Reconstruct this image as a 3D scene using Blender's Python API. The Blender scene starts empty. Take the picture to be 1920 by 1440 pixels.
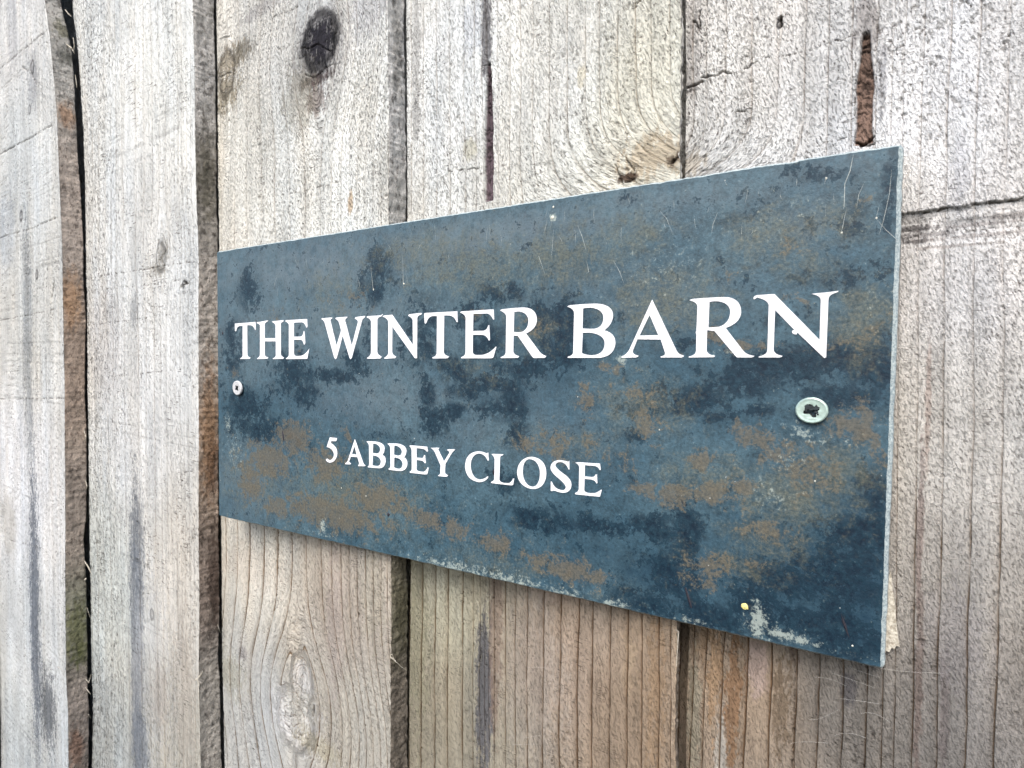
import bpy, math, random
import numpy as np
from mathutils import Vector, Matrix
from mathutils.geometry import tessellate_polygon

S = bpy.context.scene
COL = S.collection
random.seed(4)

# ------------------------------------------------------------------ camera
# metres; the fence runs along X, Z is up, the viewer stands at negative Y.
# y = 0 is the front of the slate sign; the lower left corner of the slate is the origin.
FPX = 1207.0
RC = np.array([[0.83482196, 0.55047209, 0.00726477],
               [0.02387818, -0.02302253, -0.99944975],
               [-0.55000193, 0.83453607, -0.03236398]])      # rows: right, down, forward
CAM = np.array([0.30952653, -0.19359076, 0.07968699])
cd = bpy.data.cameras.new("camera"); cam = bpy.data.objects.new("camera", cd); COL.objects.link(cam)
cd.sensor_fit = 'HORIZONTAL'; cd.sensor_width = 36.0; cd.lens = 36.0 * FPX / 1920.0
cd.clip_start = 0.005; cd.clip_end = 200.0
m = Matrix.Identity(4)
for i in range(3):
    m[i][0] = RC[0][i]; m[i][1] = -RC[1][i]; m[i][2] = -RC[2][i]; m[i][3] = CAM[i]
cam.matrix_world = m
cd.dof.use_dof = True; cd.dof.focus_distance = 0.27; cd.dof.aperture_fstop = 40.0
S.camera = cam

# ------------------------------------------------------------------ sky, sun, exposure
SUN_EL, SUN_AZ = math.radians(48), math.radians(16)     # azimuth from straight in front of the fence, negative = viewer's left
w = bpy.data.worlds.new("World"); S.world = w; w.use_nodes = True
nt = w.node_tree; bg = nt.nodes['Background']
sky = nt.nodes.new('ShaderNodeTexSky'); sky.sky_type = 'NISHITA'; sky.sun_disc = False
sky.sun_elevation = SUN_EL; sky.sun_rotation = math.pi + -SUN_AZ
sky.air_density = 1.0; sky.dust_density = 3.0; sky.ozone_density = 1.0
nt.links.new(sky.outputs[0], bg.inputs[0]); bg.inputs[1].default_value = 0.13
sl = bpy.data.lights.new("sun", 'SUN'); sl.energy = 1.5; sl.angle = math.radians(38); sl.color = (1.0, 0.965, 0.925)
so = bpy.data.objects.new("sun", sl); COL.objects.link(so)
sd = Vector((math.sin(SUN_AZ) * math.cos(SUN_EL), -math.cos(SUN_AZ) * math.cos(SUN_EL), math.sin(SUN_EL)))
so.rotation_euler = sd.to_track_quat('Z', 'Y').to_euler()
S.view_settings.view_transform = 'Standard'; S.view_settings.look = 'None'
S.view_settings.exposure = 1.26; S.view_settings.gamma = 1.0

# ------------------------------------------------------------------ helpers
TP = 0.005                                    # depth of the ridges the slate is screwed against

def at(px, py, y=0.0):
    """point on the plane Y=y seen at a pixel of the 1920x1440 photograph"""
    px = np.asarray(px, float); py = np.asarray(py, float)
    a = (px - 960) / FPX; b = (py - 720) / FPX
    d = a[..., None] * RC[0] + b[..., None] * RC[1] + RC[2]
    s = (y - CAM[1]) / d[..., 1]
    return CAM + s[..., None] * d

def depth_at(px, py, X):
    a = (np.asarray(px, float) - 960) / FPX; b = (np.asarray(py, float) - 720) / FPX
    d = a[..., None] * RC[0] + b[..., None] * RC[1] + RC[2]
    return CAM[1] + (X - CAM[0]) * d[..., 1] / d[..., 0]

def lin(rgb):
    c = np.asarray(rgb, float) / 255.0
    return np.where(c <= 0.04045, c / 12.92, ((c + 0.055) / 1.055) ** 2.4)

def _h(ix, iy, seed):
    n = (ix.astype(np.int64) * 374761393 + iy.astype(np.int64) * 668265263 + seed * 982451653) & 0xFFFFFFFF
    n = ((n ^ (n >> 13)) * 1274126177) & 0xFFFFFFFF
    return ((n ^ (n >> 16)) & 0xFFFF).astype(np.float32) / 65535.0

def vn(x, y, seed=0):
    fx = np.floor(x); fy = np.floor(y); tx = x - fx; ty = y - fy
    tx = tx * tx * (3 - 2 * tx); ty = ty * ty * (3 - 2 * ty)
    a = _h(fx, fy, seed); b = _h(fx + 1, fy, seed); c = _h(fx, fy + 1, seed); d = _h(fx + 1, fy + 1, seed)
    return (a + (b - a) * tx) * (1 - ty) + (c + (d - c) * tx) * ty

def fbm(x, y, o=4, seed=0, g=0.5):
    s = 0; a = 1.0; t = 0
    for k in range(o):
        s = s + a * vn(x * 2 ** k + 17.3 * k, y * 2 ** k - 9.1 * k, seed + k); t += a; a *= g
    return s / t

def sstep(a, b, x):
    t = np.clip((x - a) / (b - a), 0, 1); return t * t * (3 - 2 * t)

def mesh_obj(name, verts, faces, mat, parent=None, smooth=False, **props):
    me = bpy.data.meshes.new(name)
    if isinstance(faces, np.ndarray):
        verts = np.asarray(verts, np.float32); faces = np.asarray(faces, np.int32)
        n = len(faces); k = faces.shape[1]
        me.vertices.add(len(verts)); me.vertices.foreach_set('co', verts.ravel())
        me.loops.add(n * k); me.loops.foreach_set('vertex_index', faces.ravel())
        me.polygons.add(n); me.polygons.foreach_set('loop_start', np.arange(0, n * k, k, dtype=np.int32))
        me.polygons.foreach_set('loop_total', np.full(n, k, np.int32))
        me.update(calc_edges=True)
    else:
        me.from_pydata([tuple(map(float, v)) for v in verts], [], faces); me.update()
    if smooth:
        me.polygons.foreach_set('use_smooth', np.ones(len(me.polygons), bool))
    me.materials.append(mat)
    o = bpy.data.objects.new(name, me); COL.objects.link(o)
    if parent: o.parent = parent
    for k_, v_ in props.items(): o[k_] = v_
    return o

def attr(o, name, typ, data):
    a = o.data.attributes.new(name, typ, 'POINT')
    a.data.foreach_set({'FLOAT': 'value', 'FLOAT_VECTOR': 'vector', 'FLOAT_COLOR': 'color'}[typ], np.ascontiguousarray(data, dtype=np.float32).ravel())

class NT:
    def __init__(s, name):
        s.m = bpy.data.materials.new(name); s.m.use_nodes = True
        s.t = s.m.node_tree; s.p = s.t.nodes['Principled BSDF']
    def n(s, typ, ins=None, **kw):
        q = s.t.nodes.new(typ)
        for k, v in kw.items(): setattr(q, k, v)
        for k, v in (ins or {}).items(): s.put(q.inputs[k], v)
        return q
    def put(s, sock, v):
        if isinstance(v, bpy.types.NodeSocket): s.t.links.new(v, sock)
        elif isinstance(v, bpy.types.Node): s.t.links.new(v.outputs[0], sock)
        else: sock.default_value = v
    def math(s, op, a, b=0.0, c=0.0, clamp=False):
        q = s.n('ShaderNodeMath', {0: a, 1: b, 2: c}, operation=op); q.use_clamp = clamp; return q.outputs[0]
    def noise(s, vec, scale, detail=3, rough=0.55, dist=0.0):
        return s.n('ShaderNodeTexNoise', {'Vector': vec, 'Scale': scale, 'Detail': detail, 'Roughness': rough, 'Distortion': dist}).outputs[0]
    def smooth(s, x, a, b, lo=0.0, hi=1.0):
        q = s.n('ShaderNodeMapRange', {0: x, 1: a, 2: b, 3: lo, 4: hi}, interpolation_type='SMOOTHSTEP'); return q.outputs[0]
    def mix(s, f, a, b, mode='MIX'):
        q = s.n('ShaderNodeMix', data_type='RGBA', blend_type=mode)
        s.put(q.inputs[0], f); s.put(q.inputs[6], a); s.put(q.inputs[7], b); return q.outputs[2]
    def scalev(s, v, xyz):
        return s.n('ShaderNodeVectorMath', {0: v, 1: xyz}, operation='MULTIPLY').outputs[0]
    def attr(s, name): return s.n('ShaderNodeAttribute', attribute_name=name)

# ------------------------------------------------------------------ materials
def wood_material():
    N = NT("weathered_softwood")
    guv = N.attr('guv').outputs['Vector']; tint = N.attr('tint').outputs['Color']
    grain = N.attr('grain').outputs['Fac']; line = N.attr('ring').outputs['Fac']; rough = N.attr('rough').outputs['Fac']
    pore = N.attr('pore').outputs['Fac']
    wob = N.noise(N.scalev(guv, (120, 40, 1)), 1.0, 3)
    g = N.math('ADD', grain, N.math('MULTIPLY', N.math('SUBTRACT', wob, 0.5), 0.25))
    f = N.math('FRACT', g)
    L = N.math('POWER', f, 7.0)
    L = N.math('MULTIPLY', L, N.smooth(f, 1.0, 0.965))
    thin = N.math('MULTIPLY', N.smooth(f, 0.90, 0.965), N.smooth(f, 1.0, 0.975))
    L = N.math('MULTIPLY', N.math('ADD', N.math('MULTIPLY', L, 0.6), N.math('MULTIPLY', thin, 0.5)), line)
    brk = N.smooth(N.noise(N.scalev(guv, (400, 90, 1)), 1.0, 3), 0.3, 0.62, 0.35, 1.0)
    L = N.math('MULTIPLY', L, brk)
    fib = N.noise(N.scalev(guv, (2600, 190, 1)), 1.0, 3, 0.6)
    sh = N.n('ShaderNodeMapping', {'Vector': guv, 'Rotation': (0, 0, math.radians(-22))}).outputs[0]
    pn = N.noise(N.scalev(sh, (2100, 720, 1)), 1.0, 4, 0.66, 0.12)
    gate = N.smooth(N.noise(N.scalev(guv, (330, 95, 1)), 1.0, 3, 0.6), 0.36, 0.60, 0.1, 1.35)
    pit = N.math('MULTIPLY', N.smooth(pn, 0.42, 0.34), N.math('MULTIPLY', rough, gate))
    hs = N.noise(N.scalev(guv, (420, 2300, 1)), 1.0, 3, 0.6)
    hg = N.smooth(N.noise(N.scalev(guv, (120, 60, 1)), 1.0, 2, 0.5), 0.48, 0.66)
    pit = N.math('MAXIMUM', pit, N.math('MULTIPLY', N.math('MULTIPLY', N.smooth(hs, 0.43, 0.34), hg), 0.8))
    fuzz = N.noise(N.scalev(guv, (3800, 2600, 1)), 1.0, 2, 0.6)
    blot = N.noise(N.scalev(guv, (60, 14, 1)), 1.0, 4, 0.6)
    v = N.math('ADD', N.math('MULTIPLY', fib, 0.30), N.math('MULTIPLY', fuzz, 0.22))
    v = N.math('ADD', v, 0.74)
    v = N.math('MULTIPLY', v, N.smooth(blot, 0.2, 0.8, 0.86, 1.1))
    comb = N.n('ShaderNodeCombineColor', {0: v, 1: v, 2: v}).outputs[0]
    col = N.mix(1.0, tint, comb, 'MULTIPLY')
    lc = N.mix(1.0, col, (0.36, 0.27, 0.19, 1), 'MULTIPLY')
    col = N.mix(N.math('MULTIPLY', L, 0.85, clamp=True), col, lc)
    pc = N.mix(1.0, col, (0.20, 0.18, 0.17, 1), 'MULTIPLY')
    pall = N.math('ADD', N.math('MULTIPLY', pit, 1.0), N.math('MULTIPLY', pore, 0.85), clamp=True)
    col = N.mix(pall, col, pc)
    N.put(N.p.inputs['Base Color'], col)
    N.p.inputs['Roughness'].default_value = 0.85
    N.p.inputs['Specular IOR Level'].default_value = 0.25
    h = N.math('ADD', N.math('MULTIPLY', fib, 0.5), N.math('MULTIPLY', fuzz, 0.5))
    h = N.math('ADD', h, N.math('MULTIPLY', N.smooth(pn, 0.34, 0.50), N.math('MULTIPLY', rough, 0.9)))
    h = N.math('SUBTRACT', h, N.math('MULTIPLY', L, 0.5))
    b = N.n('ShaderNodeBump', {'Strength': 0.9, 'Distance': 0.0010, 'Height': h})
    N.put(N.p.inputs['Normal'], b)
    return N.m

def slate_material():
    N = NT("riven_slate")
    co = N.n('ShaderNodeTexCoord').outputs['Object']
    mo = N.attr('ochre').outputs['Fac']; md = N.attr('dark').outputs['Fac']; mp = N.attr('pale').outputs['Fac']; ml = N.attr('olive').outputs['Fac']
    big = N.noise(co, 26, 4, 0.55); mid = N.noise(co, 130, 8, 0.72, 0.3); fine = N.noise(co, 1100, 5, 0.7); fine2 = N.noise(co, 420, 6, 0.75)
    grit = N.noise(co, 2600, 3, 0.7)
    base = N.mix(N.smooth(big, 0.3, 0.7), (0.025, 0.060, 0.086, 1), (0.048, 0.090, 0.114, 1))
    c0 = lambda x, k: N.math('MULTIPLY', N.math('SUBTRACT', x, 0.5), k)
    vv = N.math('ADD', N.math('ADD', 1.0, c0(N.noise(co, 170, 6, 0.7, 0.5), 1.7)), N.math('ADD', c0(fine2, 1.9), c0(fine, 1.9)))
    base = N.mix(1.0, base, N.n('ShaderNodeCombineColor', {0: vv, 1: vv, 2: vv}).outputs[0], 'MULTIPLY')
    base = N.mix(N.math('MULTIPLY', N.attr('deep').outputs['Fac'], N.smooth(mid, 0.30, 0.62, 1.0, 0.3)), base, (0.008, 0.030, 0.052, 1))
    dust_sheen = N.math('MULTIPLY', N.attr('dust_sheen').outputs['Fac'], N.smooth(N.math('ADD', c0(mid, 1.5), fine2), 0.2, 0.8, 0.3, 1.0))
    base = N.mix(N.math('MULTIPLY', dust_sheen, 0.68), base, (0.15, 0.185, 0.205, 1))  # pale sky sheen mixed into the colour along with the dust film
    rag = N.math('ADD', c0(mid, 4.2), c0(fine2, 4.2))           # ragged, branching outline
    mid2 = N.noise(N.scalev(co, (1, 1, 1)), 210, 8, 0.75, 0.6)
    rag2 = N.math('ADD', c0(mid2, 2.8), c0(fine, 1.2))
    d = N.math('ADD', N.math('MULTIPLY', md, 1.15), rag)
    df = N.math('MULTIPLY', N.smooth(d, 0.46, 0.66), N.smooth(fine2, 0.75, 0.40, 0.72, 1.0))
    vn_ = N.math('ABSOLUTE', N.math('ADD', c0(N.noise(co, 62, 6, 0.62, 0.9), 1.0), c0(fine2, 0.30)))
    vein = N.math('MULTIPLY', N.smooth(vn_, 0.062, 0.018), N.smooth(N.math('ADD', md, c0(big, 1.4)), 0.10, 0.55))
    df = N.math('MAXIMUM', df, N.math('MULTIPLY', vein, 0.6))
    dk = N.mix(N.smooth(fine2, 0.35, 0.65), (0.0006, 0.007, 0.018, 1), (0.003, 0.022, 0.038, 1))
    col = N.mix(N.math('MULTIPLY', df, 0.94), base, dk)
    l = N.math('ADD', N.math('MULTIPLY', ml, 0.8), N.math('MULTIPLY', rag2, 0.8))
    lf = N.math('MULTIPLY', N.smooth(l, 0.15, 1.0), 0.60)
    col = N.mix(lf, col, N.mix(N.smooth(fine, 0.35, 0.65), (0.062, 0.072, 0.055, 1), (0.150, 0.142, 0.095, 1)))
    oc = N.math('ADD', N.math('MULTIPLY', mo, 0.95), rag2)
    of = N.math('MULTIPLY', N.smooth(oc, 0.46, 0.74), N.smooth(fine2, 0.30, 0.50, 0.65, 1.0))
    ocol = N.mix(N.smooth(fine, 0.38, 0.66), (0.078, 0.071, 0.052, 1), (0.135, 0.113, 0.080, 1))
    rus = N.smooth(oc, 0.85, 1.3)
    ocol = N.mix(N.math('MULTIPLY', rus, 0.3), ocol, (0.135, 0.090, 0.050, 1))
    col = N.mix(N.math('MULTIPLY', of, 0.70), col, ocol)
    p = N.math('ADD', N.math('MULTIPLY', mp, 0.95), N.math('ADD', c0(fine2, 3.2), c0(fine, 2.2)))
    pf = N.math('MULTIPLY', N.smooth(p, 0.50, 1.0), 0.62)
    col = N.mix(pf, col, (0.36, 0.41, 0.37, 1))
    sp = N.smooth(N.noise(co, 700, 1, 0.5), 0.79, 0.83)
    col = N.mix(N.math('MULTIPLY', sp, 0.6), col, (0.5, 0.52, 0.5, 1))
    sp2 = N.smooth(N.noise(N.scalev(co, (1, 1, 1)), 900, 1, 0.5), 0.22, 0.18)
    col = N.mix(N.math('MULTIPLY', sp2, 0.8), col, (0.01, 0.015, 0.02, 1))
    N.put(N.p.inputs['Base Color'], col)
    N.put(N.p.inputs['Roughness'], N.smooth(fine2, 0.3, 0.7, 0.45, 0.62))
    N.p.inputs['Specular IOR Level'].default_value = 0.28
    h = N.math('ADD', N.math('MULTIPLY', fine2, 1.0), N.math('MULTIPLY', grit, 0.35))
    h = N.math('ADD', h, N.math('MULTIPLY', big, 1.0))
    h = N.math('ADD', h, N.math('MULTIPLY', of, 0.1))
    N.put(N.p.inputs['Normal'], N.n('ShaderNodeBump', {'Strength': 0.6, 'Distance': 0.0003, 'Height': h}))
    return N.m

def simple(name, col, rough=0.6, metal=0.0, var=0.25, scale=1500, bump=0.0001, spec=0.5, col2=None):
    N = NT(name); co = N.n('ShaderNodeTexCoord').outputs['Object']
    n1 = N.noise(co, scale, 5, 0.65)
    c2 = col2 if col2 else tuple(c * (1 - var) for c in col[:3])
    N.put(N.p.inputs['Base Color'], N.mix(N.smooth(n1, 0.35, 0.65), tuple(c2[:3]) + (1,), tuple(col[:3]) + (1,)))
    N.p.inputs['Roughness'].default_value = rough; N.p.inputs['Metallic'].default_value = metal
    N.p.inputs['Specular IOR Level'].default_value = spec
    N.put(N.p.inputs['Normal'], N.n('ShaderNodeBump', {'Strength': 0.5, 'Distance': bump, 'Height': n1}))
    return N.m

M_WOOD = wood_material()
M_SLATE = slate_material()
M_EDGE = simple("ground_slate_edge", (0.40, 0.46, 0.46), 0.8, var=0.5, scale=1800, bump=0.0003, col2=(0.17, 0.22, 0.24))
M_PAINT = simple("white_letter_enamel", (0.76, 0.77, 0.80), 0.5, var=0.05, scale=900, bump=0.00003)
M_SCREW = simple("zinc_plated_steel_with_bloom", (0.42, 0.55, 0.50), 0.34, 0.35, var=0.22, scale=700, bump=0.00004)
M_SCREW2 = simple("whitened_zinc", (0.60, 0.61, 0.62), 0.45, 0.1, var=0.2, scale=900, bump=0.00004)
M_GRIME = simple("black_grime_in_recess", (0.02, 0.03, 0.035), 0.8, var=0.6, scale=900)
M_FIBRE = simple("pale_torn_wood_fibre", (0.58, 0.55, 0.47), 0.8, var=0.3, scale=900, col2=(0.26, 0.23, 0.18), bump=.0006)
M_SCRATCH = simple("chalky_scratch", (0.46, 0.50, 0.48), 0.8, var=0.3, scale=900)
M_SEED = simple("black_seed_husk", (0.012, 0.010, 0.018), 0.7)
M_LIME = simple("lime_speck", (0.62, 0.62, 0.54), 0.8, scale=1200)
M_YELLOW = simple("yellow_lichen", (0.75, 0.68, 0.25), 0.8, scale=1200)
M_SILK = simple("spider_silk", (0.55, 0.54, 0.50), 0.5)

# ------------------------------------------------------------------ fence boards
def poly(pts):
    a = np.array(pts, float); return a[:, 0], a[:, 1]

EDGES = [   # per joint: front arris, back arris of the thick edge, start of the lit face of the next board  (photo x, photo y)
 dict(front=[(80,-150),(83,0),(92,67),(100,150),(106,233),(110,333),(115,467),(117,580),(119,680),(120,800),(121,960),(121,1100),(122,1250),(126,1340),(127,1440),(128,1600)],
      back=[(108,-150),(117,0),(126,40),(138,95),(141,133),(142,200),(147,300),(152,370),(156,450),(156,520),(161,600),(158,740),(163,800),(162,900),(163,960),(157,1010),(160,1060),(162,1100),(163,1160),(165,1240),(163,1290),(166,1350),(166,1440),(168,1600)],
      gap=[(140,-150),(147,0),(152,100),(157,200),(160,300),(161,467),(163,600),(165,760),(167,900),(168,960),(171,1100),(173,1300),(174,1440),(175,1600)]),
 dict(front=[(358,-150),(360,0),(363,133),(366,333),(370,450),(371,600),(371,960),(372,1100),(372,1250),(375,1440),(376,1600)],
      back=[(401,-150),(402,0),(404,200),(406,330),(408,470),(409,700),(410,900),(410,1000),(411,1200),(415,1440),(417,1600)],
      gap=[(407,-150),(408,0),(409,200),(410,330),(411,470),(414,700),(417,960),(418,1000),(419,1250),(424,1440),(426,1600)]),
 dict(front=[(725,-150),(726,0),(728,200),(728,400),(731,700),(733,1050),(732,1200),(731,1440),(731,1600)],
      back=[(758,-150),(759,0),(760,200),(761,400),(762,700),(763,1060),(763,1250),(763,1440),(763,1600)],
      gap=[(761,-150),(761,0),(762,200),(764,400),(768,700),(773,1060),(769,1250),(768,1440),(768,1600)]),
 dict(front=[(1277,-150),(1277,0),(1278,150),(1275,330),(1273,700),(1270,1180),(1268,1300),(1266,1440),(1264,1600)],
      back=[(1281,-150),(1281,0),(1282,150),(1279,330),(1277,700),(1275,1180),(1273,1300),(1272,1440),(1270,1600)],
      gap=[(1284,-150),(1284,0),(1285,150),(1283,330),(1285,700),(1291,1180),(1286,1300),(1284,1440),(1282,1600)]),
]
ZS = np.linspace(-0.6, 0.7, 1301)
def solve_edge(e):
    fx, fy = poly(e['front']); P = at(fx, fy, TP); o = np.argsort(P[:, 2])
    xr = np.interp(ZS, P[o, 2], P[o, 0])
    out = []
    for key in ('back', 'gap'):
        bx, by = poly(e[key]); Xf = np.interp(at(bx, by, TP)[:, 2], ZS, xr)
        y = depth_at(bx, by, Xf); P2z = np.array([at(a, b, c)[2] for a, b, c in zip(bx, by, y)]); o = np.argsort(P2z)
        out.append(np.interp(ZS, P2z[o], y[o]))
    return xr, out[0], out[1]
SOL = [solve_edge(e) for e in EDGES]
for k_ in (0, 1, 2):
    a_, b_, c_ = SOL[k_]; SOL[k_] = (a_, b_, b_ + (c_ - b_) * (.55 if k_ else .8))
K = np.ones_like(ZS)
XR = [-0.365 * K] + [s[0] for s in SOL] + [0.386 * K, 0.53 * K]
YB = [(TP + 0.014) * K] + [s[1] for s in SOL] + [(TP + 0.012) * K, (TP + 0.012) * K]
YG = [(TP + 0.017) * K] + [s[2] for s in SOL] + [(TP + 0.015) * K, (TP + 0.015) * K]

def jac(px, py, y=TP):
    p = at(px, py, y); a = at(px + 1, py, y) - p; b = at(px, py + 1, y) - p
    return p, a[0], abs(b[2])

def face_y(i, X, z):
    xr = np.interp(z, ZS, XR[i]); xp = np.interp(z, ZS, XR[i - 1]); yg = np.interp(z, ZS, YG[i - 1])
    t = (X - xp) / (xr - xp)
    if i == 5: return TP + (yg - TP) * np.clip(1 - t, 0, 1) ** 3.2
    return TP + (yg - TP) * (1 - t)

def fat(i, px, py):
    """point on the face of board i seen at a pixel of the photograph"""
    px = np.atleast_1d(np.asarray(px, float)); py = np.atleast_1d(np.asarray(py, float)) + 0 * px; out = []
    for a, b in zip(px, py):
        y = TP
        for _ in range(12):
            p = at(a, b, y); y = y + .7 * (face_y(i, p[0], p[2]) - y)
        out.append(at(a, b, y))
    return np.array(out)

def fjac(i, px, py):
    P = fat(i, [px, px + 1, px], [py, py, py + 1]); return P[0], abs(P[1][0] - P[0][0]), abs(P[2][2] - P[0][2])

# ring lines: plane X of grain lines per board (from photo columns), else a pitch
def xs_at(i, pxs, py): return fat(i, pxs, py)[:, 0]
B4L = xs_at(4, [793, 817, 840, 867, 886, 899, 908, 916, 926, 948, 967, 990, 1020, 1053, 1087, 1113, 1147, 1180, 1207, 1240, 1262], 1250)
B5L = xs_at(5, [1296, 1318, 1350, 1395, 1440, 1488, 1530, 1575, 1620, 1650, 1672, 1708, 1757, 1812, 1868, 1925, 1980, 2040], 1250)
B3L = xs_at(3, [425, 447, 470, 497, 522, 548, 575, 603, 622, 640, 655, 670, 686, 700, 714, 726], 1250)
B2L = xs_at(2, [175, 188, 200, 212, 223, 232, 243, 268, 283, 298, 310, 320, 327, 337, 345, 352, 360, 368], 1300)

# knots per board: photo px,py, radius mm, reach mm (how far it bends the grain), ring count, darkness
KNOTS = {1: [(60,125,3.5,14,2,.35), (40,405,3,10,2,.45), (70,515,2.5,8,2,.45), (55,205,2.5,8,2,.3), (150,1390,4,14,2,.2)],
         2: [(302,482,6,22,2,.10), (285,1152,2.5,9,2,.1), (345,533,1.5,8,1,.4)],
         3: [(600,76,13,30,3,.6,.98), (425,135,9,38,2,.25), (566,1276,9,26,3,.03,1.5), (552,1350,16,34,3,.04,1.0)],
                  5: [(1462,45,.8,5,1,.9)]}

# colour of the weathered faces, with light falloff towards the bottom painted in (photo px, py, sRGB)
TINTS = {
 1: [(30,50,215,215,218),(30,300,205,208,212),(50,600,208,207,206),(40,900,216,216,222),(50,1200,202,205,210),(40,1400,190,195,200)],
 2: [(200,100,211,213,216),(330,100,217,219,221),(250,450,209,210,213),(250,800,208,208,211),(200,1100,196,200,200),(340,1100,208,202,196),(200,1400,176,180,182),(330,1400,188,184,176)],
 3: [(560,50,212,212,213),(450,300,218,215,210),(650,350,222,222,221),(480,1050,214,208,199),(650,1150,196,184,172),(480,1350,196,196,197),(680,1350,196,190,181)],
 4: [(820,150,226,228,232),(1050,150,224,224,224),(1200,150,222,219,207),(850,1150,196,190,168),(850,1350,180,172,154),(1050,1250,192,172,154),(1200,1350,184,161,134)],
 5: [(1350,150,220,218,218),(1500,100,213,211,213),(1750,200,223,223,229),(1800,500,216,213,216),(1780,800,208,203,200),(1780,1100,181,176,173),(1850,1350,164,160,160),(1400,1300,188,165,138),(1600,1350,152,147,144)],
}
SIDES = {
 1: [(120,50,150,146,134),(120,400,168,143,118),(135,700,164,128,88),(145,1000,156,130,102),(145,1180,122,122,82),(145,1350,138,118,98)],
 2: [(385,100,168,163,153),(385,350,132,122,105),(385,600,168,152,132),(390,850,165,130,90),(395,1100,135,108,82),(395,1350,152,141,121)],
 3: [(745,200,172,171,166),(745,380,168,165,155),(745,1150,112,103,66),(745,1350,114,98,72)],
 4: [(1275,200,190,185,170),(1275,1200,120,100,70)],
}
# stains: board, px, py, rx, ry (photo px), sRGB, strength, raggedness
STAINS = [
 (1,62,150,10,60,(120,125,135),.45,.8),(1,22,60,10,80,(150,155,165),.4,.6),(1,66,1150,9,260,(92,104,120),.75,.9),(1,52,640,8,240,(130,138,142),.55,.9),(1,90,1330,14,70,(70,80,92),.7,.9),
 (1,15,980,14,60,(170,165,150),.4,.5),(1,12,430,14,70,(165,175,185),.4,.5),
 (2,256,1190,12,270,(112,120,130),.7,.75),(2,258,1020,12,110,(88,98,110),.5,.9),(2,285,1250,34,170,(176,180,184),.35,1.0),(2,262,1400,16,80,(105,115,128),.6,.7),(2,250,585,9,30,(120,126,130),.5,.8),(2,306,470,10,22,(130,124,108),.55,1.3),(2,298,505,12,14,(126,118,98),.5,1.3),
 (2,195,640,30,110,(190,185,182),.35,.8),(2,345,1300,24,130,(182,170,154),.4,1.0),(2,300,1300,14,60,(160,150,138),.4,.7),
 (3,602,92,50,72,(172,168,166),.5,1.0),(3,600,76,30,44,(46,42,54),1.0,.8),(3,566,1276,20,34,(220,220,220),.5,.8),(3,550,1345,46,50,(216,216,217),.45,.9),(3,590,150,30,14,(72,52,50),.8,.9),(3,592,185,18,30,(120,92,78),.6,.9),(3,560,180,30,60,(150,145,125),.5,.9),(3,432,112,26,24,(150,134,98),.6,1.1),(3,424,170,22,36,(136,122,84),.65,1.2),(3,455,95,22,20,(110,104,86),.6,.9),
 (3,500,10,60,14,(160,158,160),.5,.9),(3,690,20,40,50,(175,175,178),.5,.8),
 (3,658,380,5,22,(205,170,120),.7,.5),(3,430,1265,24,38,(156,152,118),.4,1.1),(3,628,1170,16,150,(178,160,150),.4,1.0),(3,470,1060,60,40,(222,204,182),.3,.9),(3,560,1330,26,40,(180,178,162),.45,.8),(3,595,1400,40,22,(176,168,138),.6,.8),(3,455,1225,8,14,(140,135,135),.6,.6),(3,700,1120,22,90,(184,176,150),.4,1.1),
 (4,912,60,10,90,(96,92,96),.75,.6),(4,886,50,18,60,(190,200,215),.4,.6),(4,780,120,8,160,(150,148,146),.5,.9),(4,908,1300,16,150,(98,98,104),.80,.6),(4,930,1180,12,200,(140,112,92),.6,.5),(4,785,1200,20,170,(150,148,116),.5,1.0),(4,885,880,10,40,(150,140,120),.3,.5),
 (4,1225,290,60,38,(200,176,134),.6,.9),(4,1175,333,20,9,(92,66,44),.85,.7),(4,1262,300,12,14,(96,72,50),.7,.9),(4,1090,145,8,20,(228,218,180),.5,.5),(4,880,280,12,22,(214,210,180),.6,.6),(4,1230,1280,16,160,(166,134,94),.6,1.2),(4,1262,1300,8,160,(200,176,146),.4,.8),(4,1000,1300,50,160,(176,166,152),.3,1.2),(4,1180,1240,14,60,(190,164,126),.4,1.0),
 (4,1035,1100,60,30,(196,170,150),.4,.5),
 (5,1300,90,16,110,(140,134,132),.45,.9),(5,1290,310,30,26,(206,186,150),.45,.9),(5,1622,40,24,60,(150,142,138),.6,.8),(5,1655,150,8,60,(150,150,156),.5,.8),(5,1655,330,40,40,(214,196,174),.3,.5),
 (5,1715,428,36,7,(96,90,90),.7,1.0),(5,1735,440,60,5,(110,104,104),.6,1.0),(5,1715,452,30,4,(80,74,76),.7,.9),(5,1850,418,90,4,(130,122,118),.6,.9),(5,1840,440,110,4,(140,130,124),.5,.9),(5,1900,402,60,6,(176,168,164),.5,.9),(5,1800,460,90,3,(150,138,128),.5,.9),(5,1590,1290,16,34,(88,86,90),.70,.5),(5,1340,1260,12,110,(172,132,82),.6,1.2),(5,1373,1330,14,130,(158,112,62),.7,1.3),(5,1352,1400,10,60,(196,190,176),.6,1.0),(5,1465,1320,18,80,(118,98,72),.7,1.3),(5,1320,1200,16,30,(160,126,84),.5,1.0),(5,1420,1250,20,60,(196,168,156),.5,.5),(5,1300,1350,14,120,(150,150,128),.5,.6),
 (5,1490,1200,14,36,(100,78,64),.6,.8),(5,1725,1000,6,150,(126,98,90),.5,.6),(5,1722,1300,9,180,(112,92,84),.6,.6),(5,1770,1350,9,160,(110,98,98),.5,.6),(5,1740,760,6,120,(168,130,110),.4,.6),(5,1800,320,20,60,(180,182,190),.4,.8),(5,1790,1200,60,90,(150,146,150),.3,.8),
]
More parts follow.
